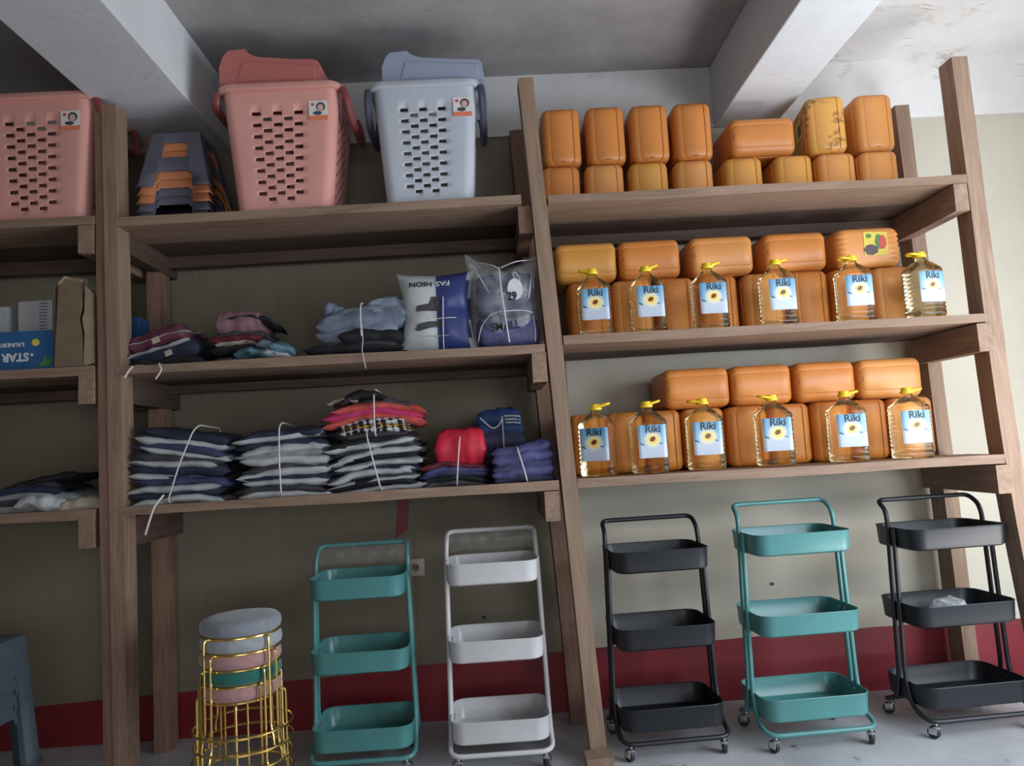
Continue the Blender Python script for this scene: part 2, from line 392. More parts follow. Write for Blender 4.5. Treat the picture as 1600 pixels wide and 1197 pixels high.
# ---------------------------------------------------------------- setting
WALL_Y = 0.58; CEIL = 3.04; RING = 2.735
def structure(bm, name, mat, **kw):
    o = finish(bm, name, mat, **kw); o['kind'] = 'structure'; return o
bm = bmesh.new(); box(bm, -4.2, 3.05, -6.65, WALL_Y+.15, -.12, 0); structure(bm, 'floor', M['floor'], smooth=False)
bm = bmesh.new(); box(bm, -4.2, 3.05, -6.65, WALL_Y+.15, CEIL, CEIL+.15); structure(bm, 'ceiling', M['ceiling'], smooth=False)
bm = bmesh.new(); box(bm, P(1160, 185, WALL_Y).x, 2.9, -6.5, WALL_Y, CEIL-.004, CEIL); structure(bm, 'ceiling_lit_plaster', M['lit_whitewash'], smooth=False)
bm = bmesh.new(); box(bm, -4.2, 3.05, WALL_Y, WALL_Y+.15, 0, CEIL); structure(bm, 'wall_back', M['wall'], smooth=False)
bm = bmesh.new(); box(bm, -4.2, -4.05, -6.5, WALL_Y, 0, CEIL); structure(bm, 'wall_left', M['wall'], smooth=False)
bm = bmesh.new()
box(bm, 2.9, 3.05, -6.5, -2.6, 0, CEIL); box(bm, 2.9, 3.05, -0.3, WALL_Y, 0, CEIL); box(bm, 2.9, 3.05, -2.6, -0.3, 2.25, CEIL)
structure(bm, 'wall_right', M['wall'], smooth=False)
bm = bmesh.new()
box(bm, -4.2, -0.5, -6.65, -6.5, 0, CEIL); box(bm, 2.5, 3.05, -6.65, -6.5, 0, CEIL)
box(bm, -0.5, 2.5, -6.65, -6.5, 0, 0.6); box(bm, -0.5, 2.5, -6.65, -6.5, 2.4, CEIL)
structure(bm, 'wall_front', M['wall'], smooth=False)
# ring beam along the back wall, two cross beams under the ceiling
bm = bmesh.new(); box(bm, -4.05, 2.9, WALL_Y-.018, WALL_Y, RING, CEIL); structure(bm, 'trim_1', M['ring'], smooth=False)
bm = bmesh.new(); box(bm, P(1160, 185, WALL_Y).x, 2.9, WALL_Y-.021, WALL_Y-.018, RING-.001, CEIL-.004); structure(bm, 'trim_4', M['lit_whitewash'], smooth=False)  # paler skin over the ring beam, light of the right bay painted in
for k, (a, b) in enumerate(((238, 362), (1113, 1209))):
    x0 = P(a, 217 if k == 0 else 187, WALL_Y).x; x1 = P(b, 217 if k == 0 else 183, WALL_Y).x
    bm = bmesh.new(); box(bm, x0, x1, -6.5, WALL_Y-.018, RING, CEIL, 0.006); structure(bm, 'trim_%d' % (k+2), M['beam'], smooth=False)
# painted red band at the foot of the back wall (its upper edge runs unevenly)
bm = bmesh.new()
tops = [(-300, 1142), (60, 1104), (320, 1079), (500, 1060), (690, 1036), (890, 1016), (1130, 1001), (1260, 988), (1400, 978), (1600, 966), (1760, 955)]
pts = []
for (a, b), (c, d) in zip(tops, tops[1:]):
    for k in range(4):
        s = k/4; p = P(a+(c-a)*s, b+(d-b)*s + random.uniform(-1.5, 1.5), WALL_Y-.004); pts.append((p.x, max(.12, p.z)))
pts = [(-4.05, pts[0][1])]+pts+[(2.9, pts[-1][1])]
flat_poly(bm, [(-4.05, 0)]+[(2.9, 0)]+pts[::-1], WALL_Y-.004, WALL_Y)
structure(bm, 'baseboard_back', M['red'], smooth=False)
# darker khaki boards that clad the wall behind the middle and end bays
WB = bpy.data.objects['wall_back']
sx_ = [-4.05]+[P(a, 700, WALL_Y).x for a in (-420, -200, -20, 128, 318, 444, 640, 800)]+[P(893, 700, WALL_Y).x]
for k, (a, b) in enumerate(zip(sx_, sx_[1:])):
    bm = bmesh.new(); box(bm, a+.0004, b-.0004, WALL_Y-(.003 if k % 2 else .0018), WALL_Y-.0002, .10, RING)
    finish(bm, 'panel', M['khaki'], WB, smooth=False)
# red painted strip on the wall below the middle bay
bm = bmesh.new()
q = [P(x, y, WALL_Y-.006) for x, y in ((622, 775), (640, 775), (637, 828), (619, 840))]
flat_poly(bm, [(v.x, v.z) for v in q], WALL_Y-.006, WALL_Y-.003)
tag(finish(bm, 'red_strip', M['red'], smooth=False), 'narrow red strip hanging on the wall under the lowest shelf of clothes', 'strip')
p = P(650, 886, WALL_Y); t = thing('wall_socket', 'small ivory wall socket behind the teal trolley beside the white one', 'socket', (p.x, WALL_Y-.003, p.z))
bm = bmesh.new(); box(bm, -.04, .04, -.012, 0, -.04, .04, .004); finish(bm, 'socket_plate', M['outlet'], t)
bm = bmesh.new(); lathe(bm, [(.017, 0), (.017, .004), (.015, .004), (.014, .001)], 16); finish(bm, 'socket_face', M['kraft'], t, loc=(0, -.012, 0), rot=(math.pi/2, 0, 0))
for x in (-.006, .006):
    bm = bmesh.new(); lathe(bm, [(.003, 0), (.003, .003)], 8); finish(bm, 'socket_hole', M['rubber'], t, loc=(x, -.0115, 0), rot=(math.pi/2, 0, 0))
for lab, (a, b) in (('black nail head in the wall above the right-hand teal trolley tray', (1206, 912)), ('dark nail head in the cream wall above the white trolley tray', (757, 964))):
    p = P(a, b, WALL_Y); bm = bmesh.new(); lathe(bm, [(.004, 0), (.007, .008), (.007, .010), (.002, .012)], 10)
    o = finish(bm, 'nail', M['rubber'], loc=(p.x, WALL_Y, p.z), rot=(math.pi/2, 0, 0)); tag(o, lab, 'nail')

# ---------------------------------------------------------------- timber shelving
SH = thing('shelving_unit', 'rough brown timber shelving of three bays standing along the cream wall', 'shelves', (0, .26, 0))
SHM = Matrix.Translation(SH.location)
def plank(name, p0, p1, wy, wz, mat, up=Vector((0, 1, 0)), wob=0.0025, label=None, bow=0.0):
    """timber from p0 to p1; wy across `up`, wz the other way"""
    p0, p1 = Vector(p0), Vector(p1); X = (p1-p0); L = X.length; X.normalize()
    Y = (up - X*up.dot(X)).normalized(); Z = X.cross(Y)
    bm = bmesh.new(); n = max(2, int(L/.16)); rings = []
    sd = random.random()*100
    for i in range(n+1):
        x = -L/2+L*i/n; ring = []
        for k, (sy, sz) in enumerate(((-1, -1), (1, -1), (1, 1), (-1, 1))):
            dy = noise.noise((x*2, k*7.1, sd))*wob + bow*max(0, .55-i/n)**2*3.3; dz = noise.noise((x*2, k*3.3+50, sd))*wob
            ring.append(bm.verts.new((x, sy*wy/2+dy, sz*wz/2+dz)))
        rings.append(ring)
    for a, b in zip(rings, rings[1:]):
        for i in range(4): bm.faces.new((a[i], a[(i+1) % 4], b[(i+1) % 4], b[i]))
    bm.faces.new(rings[0][::-1]); bm.faces.new(rings[-1])
    bmesh.ops.bevel(bm, geom=[e for e in bm.edges if len(e.link_faces) == 2 and e.calc_face_angle(0) > 1.0], offset=.003, segments=1, affect='EDGES')
    o = finish(bm, name, mat, SH, smooth=False)
    m = Matrix((X, Y, Z)).transposed().to_4x4(); m.translation = (p0+p1)/2
    o.matrix_basis = SHM.inverted() @ m
    if label: o['label'] = label
    return o
def post(top, bot, Y, w, d, mat, z0=0.0, bow=0.0):
    a = P(*top, Y); b = P(*bot, Y); s = (z0-a.z)/(b.z-a.z); b = a+(b-a)*s
    off = Vector((0, d/2, 0))
    return plank('post', b+off, a+off, w, d, mat, up=Vector((1, 0, 0)), bow=bow)
post((154, 168), (167, 1000), 0.006, .038, .10, M['wood_red'])
post((169.5, 162), (185, 1000), 0.0, .054, .10, M['wood'])
post((821, 121), (935, 1170), 0.0, .062, .10, M['wood'])
post((1499, 88), (1587, 770), 0.0, .068, .095, M['wood'], bow=.10)
post((-390, 190), (-425, 1000), 0.0, .08, .10, M['wood'])
post((236, 215), (252, 1150), .41, .062, .10, M['wood_red'])
post((806, 203), (906, 1150), .41, .062, .10, M['wood_red'])
post((1409, 164), (1519, 1030), .41, .066, .11, M['wood'])
# block under the middle front post
p = P(935, 1180, -.05); plank('foot_block', (p.x, -.055, .055), (p.x+.002, -.055, .0), .10, .09, M['wood'], up=Vector((1, 0, 0)))
SHELF = {}
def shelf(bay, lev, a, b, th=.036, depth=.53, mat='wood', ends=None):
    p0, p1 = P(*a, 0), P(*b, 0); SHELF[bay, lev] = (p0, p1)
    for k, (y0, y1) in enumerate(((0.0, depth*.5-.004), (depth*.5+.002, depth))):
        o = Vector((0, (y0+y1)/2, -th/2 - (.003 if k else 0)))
        plank('shelf_board', p0+o, p1+o, y1-y0, th, M['wood_shaded' if k else mat], wob=.005)
def sz(bay, lev, x):
    a, b = SHELF[bay, lev]; return a.z+(b.z-a.z)*(x-a.x)/(b.x-a.x)
shelf('L', 1, (-420, 364), (147, 337)); shelf('L', 2, (-430, 602), (146, 571)); shelf('L', 3, (-430, 830), (147, 796))
shelf('M', 1, (180, 340), (814, 305)); shelf('M', 2, (180, 572), (851, 537)); shelf('M', 3, (182, 792), (873, 751))
shelf('R', 1, (856, 305), (1513, 272)); shelf('R', 2, (880, 525), (1543, 489)); shelf('R', 3, (902, 748), (1574, 710))
def bearer(px, py, w=.058, h=.125, y0=-.012, mat='wood'):
    """cross-piece from front post to rear post; px, py is the top centre of its end grain"""
    p = P(px, py, y0); p.z -= h/2
    plank('bearer', p, p+Vector((0, .54, 0)), w, h, M[mat], up=Vector((1, 0, 0)))
for px, py in ((133, 352), (134, 586), (134, 810), (842, 553-1), (862, 768), (1500, 287), (1537, 505), (1567, 726), (820, 322)):
    bearer(px, py, y0=(.03 if (px == 820) else -.004), h=.115, mat=('wood_red' if px == 820 else 'wood'))
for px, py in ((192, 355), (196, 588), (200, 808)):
    bearer(px, py, w=.05, y0=.10, h=.115, mat='wood_shaded')
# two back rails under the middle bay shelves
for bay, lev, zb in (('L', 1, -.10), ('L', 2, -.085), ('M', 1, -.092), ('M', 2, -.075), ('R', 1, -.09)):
    a, b = SHELF[bay, lev]; hh = -zb-.04; plank('back_rail', a+Vector((0, .50, zb+hh/2)), b+Vector((0, .50, zb+hh/2)), .05, hh, M['wood_shaded'])

# ---------------------------------------------------------------- baskets
def basket(name, label, px0, px1, bay, hgt, wt, wb, mats, sticker_u, group, lid=True, dpt=.36, handles=(-1, 1), rz=0.0, lidx=0.0):
    body_m, rim_m, handle_m, lid_m = mats
    pc = P((px0+px1)/2, 330, .02); z = sz(bay, 1, pc.x)
    t = thing(name, label, 'basket', (pc.x, .015+dpt*.42, z+.001), rz, group)
    db, dt = dpt*.84, dpt
    r = .045
    cols = [0.0, .21]+[round(.250+.094*k+(.077 if j else 0), 4) for k in range(5) for j in (0, 1)]+[.77, 1.0]
    NU = []                                                  # (side, u or corner angle, inset flag)
    for s in range(4):
        for c in cols: NU.append((s, c, None))
        for k in range(1, 5): NU.append((s, None, k/5))
    rows = [0.0, .03]
    for k in range(16):
        v0 = .075+.0465*k; rows += [v0, v0+.029]
    rows += [.88, .955, 1.0]
    def pos(st, v):
        s, u, kx = st; w = wb+(wt-wb)*v; d = db+(dt-db)*v
        W_, D_ = ((w, d), (d, w))[s % 2]
        if u is not None:
            x = max(-W_/2+r, min(W_/2-r, -W_/2+W_*u))
            inset = .004 if (.2 < u < .78 and .02 < v < .87) else 0
            y = -D_/2+inset
        else:
            a = rad(-90+90*kx); x = W_/2-r+r*math.cos(a); y = -D_/2+r+r*math.sin(a)
        c, sn = ((1, 0), (0, 1), (-1, 0), (0, -1))[s]
        return (x*c-y*sn, x*sn+y*c, v*hgt)
    bm = bmesh.new(); N = len(NU)
    grid = [[bm.verts.new(pos(st, v)) for st in NU] for v in rows]
    for j in range(len(rows)-1):
        for i in range(N):
            s, u, kx = NU[i]; hole = False
            if u is not None and j >= 2 and j % 2 == 0 and j <= 32:
                ci = cols.index(u); k = (j-2)//2
                if 2 <= ci <= 10 and ci % 2 == 0 and ((ci//2)+k) % 2 == 0: hole = True
            if hole: continue
            i2 = (i+1) % N
            bm.faces.new((grid[j][i], grid[j][i2], grid[j+1][i2], grid[j+1][i]))
    bm.faces.new(grid[0][::-1])
    o = finish(bm, 'body', body_m, t, 50)
    md = o.modifiers.new('wall', 'SOLIDIFY'); md.thickness = .0025; md.offset = -1
    # rolled rim
    bm = bmesh.new()
    loft(bm, [(hgt-.014, rrect(wt+.026, dt+.026, r+.012)), (hgt-.010, rrect(wt+.036, dt+.036, r+.016)), (hgt+.008, rrect(wt+.036, dt+.036, r+.016)), (hgt+.013, rrect(wt+.026, dt+.026, r+.012)),
              (hgt+.013, rrect(wt-.012, dt-.012, r-.006)), (hgt-.014, rrect(wt-.012, dt-.012, r-.006))], closed=True)
    finish(bm, 'rim', rim_m, t, 50)
    for s in handles:
        bm = bmesh.new(); X = s*(wt/2+.022)
        dr = .15 if not (s < 0 and handle_m is M['handle_red']) else .07; ob = (.03 if s > 0 else .008) if handle_m is M['handle_red'] else .002
        path = fillet([(X-s*.004, -dt*.44, hgt-.008), (X+s*ob*.4, -dt*.44, hgt-.05), (X+s*ob, -dt*.34, hgt-dr), (X+s*ob, dt*.34, hgt-dr), (X+s*ob*.4, dt*.44, hgt-.05), (X-s*.004, dt*.44, hgt-.008)], .05, 5)
        tube(bm, path, .016, 8); finish(bm, 'handle', handle_m, t)
    if lid:
        bm = bmesh.new(); L = .42
        out = [(0, 0), (.002, .075), (.012, .125), (.035, .152), (.112, .158), (.118, .128), (.150, .128), (.165, .110), (.30, .095), (.315, .105), (.395, .10), (.415, .088), (L, .03), (L-.004, 0)]
        out = [(-L/2+x+lidx, zz) for x, zz in out]
        flat_poly(bm, out, -dt*.49, dt*.36)
        bmesh.ops.bevel(bm, geom=[e for e in bm.edges], offset=.006, segments=2, affect='EDGES', clamp_overlap=True)
        o = finish(bm, 'lid', lid_m, t, 35, loc=(0, 0, hgt+.016), rot=(0, rad(1.5), rad(-3)))
        o.scale = (1, 1, 1.0 if lidx < .01 else .86)
        bm = bmesh.new()
        flat_poly(bm, [(-.13+lidx, .012), (.19+lidx, .012), (.19+lidx, .05), (.185+lidx, .07), (-.04+lidx, .09), (-.11+lidx, .095)], -dt*.49-.004, -dt*.49+.002)
        bmesh.ops.bevel(bm, geom=[e for e in bm.edges], offset=.002, segments=1, affect='EDGES', clamp_overlap=True)
        finish(bm, 'lid_panel', lid_m, o, 35)
    # paper sticker near the upper right corner, laid on the leaning front
    sl = math.atan2((dt-db)/2, hgt)
    v = .78; yy = -(db+(dt-db)*v)/2 - .0015
    bm = bmesh.new(); box(bm, -.038, .038, 0, .0012, -.034, .046); st = finish(bm, 'sticker', M['sticker'], t, loc=(sticker_u*wt, yy, v*hgt), rot=(sl, 0, 0), smooth=False)
    bm = bmesh.new(); box(bm, -.038, .038, -.001, .0002, -.034, -.016); finish(bm, 'sticker_band', M['sticker_orange'], st, smooth=False)
    for nm, mt, cx, cz, rx, rz_, yo in (('printed_hair', M['sticker_hair'], .010, .020, .019, .019, -.0008), ('printed_face', M['sticker_skin'], .009, .016, .012, .014, -.0014), ('printed_shirt', M['handle_navy'], -.004, -.006, .018, .008, -.0011), ('printed_mark', M['sticker_red'], -.022, .030, .007, .006, -.0008)):
        bm = bmesh.new(); flat_poly(bm, [(cx+rx*math.cos(k*.5236), cz+rz_*math.sin(k*.5236)) for k in range(12)], yo, yo+.001); finish(bm, nm, mt, st, smooth=False)
    return t
PK = (M['pink'], M['pink'], M['handle_red'], M['pink_dark'])
GR = (M['grey'], M['grey'], M['handle_navy'], M['lid_grey'])
basket('laundry_basket', 'open pink laundry basket without a lid, cut off at the edge of the picture', -33, 148, 'L', .50, .46, .39, PK, .33, 'laundry baskets on the top shelf', lid=False)
basket('laundry_basket', 'pink laundry basket with a darker pink lid lying loose on top', 355, 535, 'M', .505, .475, .385, PK, .33, 'laundry baskets on the top shelf', lidx=-.03)
basket('laundry_basket', 'light grey laundry basket with blue grey lid and navy handles', 588, 758, 'M', .485, .425, .36, GR, .36, 'laundry baskets on the top shelf', lidx=.045)

# ---------------------------------------------------------------- stacking plastic stools
def stool_shell(wt, dt, wb, db, h, arch=.28, window=True):
    bm = bmesh.new(); us = [0, .22, .26, .74, .78, 1.0]; vs = [0, .06, arch-.04, arch, .54, .82, 1.0] if window else [0, .06, arch-.05, arch, arch+.02, arch+.06, 1.0]; n = len(us)-1
    P0 = []
    for v in vs:
        w, d = wb+(wt-wb)*v, db+(dt-db)*v
        if v == 0: w += .012; d += .012
        ring = []
        for s in range(4):
            for u in us[:-1]:
                a = (-w/2+w*u, -d/2) if s == 0 else (w/2, -d/2+d*u) if s == 1 else (w/2-w*u, d/2) if s == 2 else (-w/2, d/2-d*u)
                ring.append(bm.verts.new((*a, v*h)))
        P0.append(ring)
    N = 4*n
    for j in range(len(vs)-1):
        for i in range(N):
            k = i % n
            if j in (0, 1) and k in (1, 2, 3): continue
            if j == 2 and k == 2: continue
            if window and j == 4 and k == 2: continue
            bm.faces.new((P0[j][i], P0[j][(i+1) % N], P0[j+1][(i+1) % N], P0[j+1][i]))
    bm.faces.new(P0[-1])
    bmesh.ops.bevel(bm, geom=[e for e in bm.edges if len(e.link_faces) == 2 and e.calc_face_angle(0) > .6], offset=.018, segments=3, affect='EDGES', clamp_overlap=True)
    return bm
def stool_stack(px, py_z, Y, x, z, dims, n, off, mats, labs, group, cat='stool', rz=0.0, sticker=False):
    wt, dt, wb, db, h = dims[:5]
    for k in range(n):
        t = thing('plastic_stool', labs[k], cat, (x+random.uniform(-.003, .003), Y, z+k*off), rz, group)
        o = finish(stool_shell(*dims), 'shell', mats[k], t, 45); o.modifiers.new('wall', 'SOLIDIFY').thickness = -.004
        bm = bmesh.new(); loft(bm, [(h-.006, rrect(wt-.004, dt-.004, .02)), (h+.004, rrect(wt-.006, dt-.006, .02)), (h+.009, rrect(wt-.03, dt-.03, .012))]); finish(bm, 'seat', mats[k], t)
        if sticker and k == n-1:
            bm = bmesh.new(); box(bm, -.045, .045, 0, .001, -.012, .012); s = finish(bm, 'sticker', M['sticker_orange'], t, loc=(0, -dt/2-.006, h*.90), rot=(-.12, 0, 0), smooth=False)
            bm = bmesh.new(); box(bm, .012, .036, -.001, 0, -.010, .002); finish(bm, 'sticker_patch', M['sticker'], s, smooth=False)
p = P(268, 325, .05)
stool_stack(0, 0, .215, p.x, sz('M', 1, p.x)+.001, (.19, .19, .285, .28, .245), 5, .036,
    [M['stool_grey'], M['stool_grey'], M['stool_orange'], M['stool_orange'], M['stool_grey']],
    ['slate grey plastic stool at the very bottom of the small stack on the top shelf', 'slate grey plastic stool second from the bottom of the top shelf stack', 'orange plastic stool in the middle of the top shelf stack, on a grey one',
     'orange plastic stool just under the topmost grey stool of the top shelf stack', 'topmost slate grey plastic stool of the top shelf stack, orange sticker on its front'],
    'plastic stools stacked on the top shelf', sticker=True)
g = P(-116, 1197, -.33)
stool_stack(0, 0, -.2, g.x, .001, (.30, .30, .37, .37, .47, .74, False), 4, .052, [M['chair_blue']]*4,
    ['blue grey plastic stool at the bottom of the stack on the floor', 'blue grey plastic stool second from the floor in the stack under the lowest shelf', 'blue grey plastic stool just below the topmost one of the floor stack', 'topmost blue grey plastic stool of the stack on the floor'],
    'plastic stools stacked on the floor')

# ---------------------------------------------------------------- jerrycans
def can_mesh(w, L, h):
    bm = bmesh.new(); r = .032
    def sec(i):
        pts = rrect(w-2*i, L-2*i, max(.008, r-i*.5), 5)
        # front face (y negative): run from left to right with two shallow grooves
        out = []
        for k, (x, y) in enumerate(pts):
            out.append((x, y))
            if k == 17:                                     # after the left-front corner: groove points on the front face
                W2 = w/2-i
                for gx in (-W2+.030, -W2+.034, -W2+.038, W2-.038, W2-.034, W2-.030):
                    dep = .0035 if abs(abs(gx)-(W2-.034)) < 1e-6 else 0
                    out.append((gx, y+dep))
        # groove round the side faces just behind the front corner
        return out
    secs = [(0, .022), (.004, .011), (.012, .004), (.024, 0), (.045, 0), (h-.045, 0), (h-.024, 0), (h-.012, .004), (h-.004, .011), (h, .022)]
    loft(bm, [(z, sec(i)) for z, i in secs])
    # second ridge: a raised band just behind the face
    return bm
CANB = {}
def can_proto(key, w, L, h):
    t = thing('jerrycan', 'x', 'jerrycan')
    finish(can_mesh(w, L, h), 'can_body', M['can_a'], t, 50)
    bm = bmesh.new()
    loft(bm, [(z, rrect(w-2*i+.005, .012, .004)) for z, i in ((.003, .014), (.012, .006), (.024, 0), (h-.024, 0), (h-.012, .006), (h-.003, .014))])
    finish(bm, 'seam_band', M['can_a'], t, 50, loc=(0, -L/2+.052, 0))
    bm = bmesh.new(); flat_poly(bm, [(-.012, 0), (.012, 0), (.008, .007), (.002, .013), (-.006, .009)], -.003, .006); finish(bm, 'plug', M['can_seal'], t, loc=(0, -L/2+.006, .012))
    CANB[key] = [t, w, L, h, False]
def can(key, label, group, x, yface, z, mat='can_a', lying=False, sx=1.0, rz=0.0, plug=True):
    e = CANB[key]; t, w, L, h, used = e
    o = t if not used else dup(t)
    if not used: CANB[key][4] = True
    o['label'] = label; o['group'] = group
    if lying: o.rotation_euler = (0, math.pi/2, rz); o.location = (x-h/2, yface+L/2, z+w/2); o.scale = (1, 1, sx)
    else: o.rotation_euler = (0, 0, rz); o.location = (x, yface+L/2, z); o.scale = (sx, 1, 1)
    JOBS.append((o, mat, plug)); return o
JOBS = []
can_proto('tall', .168, .30, .258); can_proto('short', .168, .30, .198)
YF = .205
nth = ['first', 'second', 'third', 'fourth', 'fifth', 'sixth', 'seventh', 'eighth', 'ninth']
g1 = 'jerrycans on the top shelf'
def zr(lev, x): return sz('R', lev, x)+.002
cs = [(877, 'can_b'), (946, 'can_a'), (1016, 'can_c'), (1087, 'can_a'), (1165, 'can_c'), (1244, 'can_c'), (1312, 'can_a'), (1379, 'can_a')]
for k, (px, mt) in enumerate(cs):
    x = P(px, 280, YF).x
    can('short', 'short %s jerrycan in the top shelf bottom row, %s from the middle post' % ('yellowish orange' if mt == 'can_c' else 'orange', nth[k]), g1, x, YF, zr(1, x), mt, plug=False, sx=min(1.0, 1.0))
for k, (px, mt) in enumerate([(877, 'can_b'), (947, 'can_b'), (1016, 'can_b'), (1084, 'can_b'), (1301, 'can_d'), (1371, 'can_a')]):
    x = P(px, 200, YF).x
    lab = ['tall orange jerrycan in the upper row of the top shelf, closest to the middle post', 'tall orange jerrycan in the upper row of the top shelf, second from the middle post', 'tall orange jerrycan in the upper row of the top shelf, third from the middle post',
           'tall orange jerrycan in the upper row of the top shelf, beside the one lying sideways', 'soiled yellow orange jerrycan with dark smears, upper row of the top shelf', 'clean tall jerrycan at the far end of the upper row, beside the soiled one'][k]
    c = can('tall', lab, g1, x, YF, zr(1, x)+.203, mt, rz=(rad(-9) if k == 4 else 0))
    if k == 4:
        bm = bmesh.new(); box(bm, 0, .001, -.05, .05, -.045, .045); s = finish(bm, 'sticker', M['sticker_yellow'], c, loc=(-.0855, .0, .16), smooth=False)
        bm = bmesh.new(); box(bm, -.001, 0, -.05, .0, -.03, .02); finish(bm, 'sticker_print', M['sticker_hair'], s, smooth=False)
x = P(1186, 210, YF).x
can('tall', 'orange jerrycan lying on its side across two others on the top shelf', g1, x, YF-.01, zr(1, x)+.205, 'can_b', True, 1.12)
g2 = 'jerrycans on the middle shelf'
for k, px in enumerate((919, 989, 1057, 1125, 1195, 1268, 1333, 1400)):
    x = P(px, 470, YF).x
    can('tall', 'upright orange jerrycan behind the middle shelf bottles, %s from the middle post' % nth[k], g2, x, YF, zr(2, x), ['can_b', 'can_a', 'can_b'][k % 3], plug=False)
for k, px in enumerate((914, 1014, 1125, 1240)):
    x = P(px, 400, YF).x
    can('tall', 'orange jerrycan lying sideways on the middle shelf upper row, %s from the middle post' % nth[k], g2, x, YF-.012, zr(2, x)+.262, ['can_c', 'can_b', 'can_a', 'can_b'][k], True, 1.02 if k < 2 else 1.06)
g3 = 'jerrycans on the lowest shelf'
for k, (px, s) in enumerate(((921, .92), (979, .92), (1038, .94), (1103, 1.06), (1172, 1.03), (1239, 1.03), (1303, .96), (1363, .96), (1431, 1.15))):
    x = P(px, 690, YF).x
    can('tall', 'upright orange jerrycan behind the lowest shelf bottles, %s from the middle post' % nth[k], g3, x, YF, zr(3, x), ['can_b', 'can_b', 'can_b', 'can_a', 'can_b'][k % 5], plug=False, sx=s)
for k, (px, s) in enumerate(((1084, 1.08), (1189, 1.0), (1289, 1.0), (1388, 1.06))):
    x = P(px, 590, YF).x
    can('tall', 'orange jerrycan lying sideways on the lowest shelf upper row, %s from the middle post' % nth[k], g3, x, YF-.012, zr(3, x)+.262, ['can_b', 'can_b', 'can_b', 'can_a'][k], True, s)
for o, mat, plug in JOBS:
    for ch in o.children:
        nm = ch.name.split('.')[0]
        if nm in ('can_body', 'seam_band'):
            ch.material_slots[0].link = 'OBJECT'; ch.material_slots[0].material = M[mat]
        if nm == 'plug' and not plug: bpy.data.objects.remove(ch)
# the ribbed can with a yellow label at the right end of the upper row
x = P(1356, 370, YF).x
t = thing('jerrycan', 'ribbed orange jerrycan with a yellow picture label in the upper row of the middle shelf', 'jerrycan', (x, YF+.14, zr(2, x)+.263), 0, g2)
bm = bmesh.new(); hh, ww = .172, .285; pr = [(0, .02), (.004, .01), (.014, .003), (.026, 0), (hh-.026, 0), (hh-.014, .003), (hh-.004, .01), (hh, .02)]
loft(bm, [(zz, rrect(ww-2*i, .29-2*i, .04, 6)) for zz, i in pr]); finish(bm, 'can_body', M['can_a'], t, 50)
for sx_ in (-1, 1):
    for k in range(6):
        bm = bmesh.new(); zz = .030+k*.022
        tube(bm, [(sx_*.088, -.1435, zz), (sx_*.105, -.1455, zz), (sx_*.122, -.1405, zz), (sx_*.137, -.125, zz), (sx_*.142, -.105, zz)], [.002, .005, .0055, .005, .003], 8); finish(bm, 'rib', M['can_a'], t)
bm = bmesh.new(); box(bm, -.052, .052, -.0015, 0, -.052, .052); s = finish(bm, 'picture_label', M['sticker_yellow'], t, loc=(.028, -.1455, .098), rot=(0, rad(2), 0), smooth=False)
for nm, mt, cx, cz, rx, rz_ in (('printed_olives', 'sticker_hair', -.022, -.028, .030, .024), ('printed_leaf', 'sticker_green', .014, .008, .016, .034), ('printed_fruit', 'sticker_red', .030, .006, .017, .032), ('printed_sprig', 'sticker_green', -.030, .034, .012, .010)):
    bm = bmesh.new(); flat_poly(bm, [(cx+rx*math.cos(k*.4488)*(1+.15*math.sin(3*k)), cz+rz_*math.sin(k*.4488)) for k in range(14)], -.003-(.0006 if nm == 'printed_fruit' else 0), -.001); finish(bm, nm, M[mt], s, smooth=False)

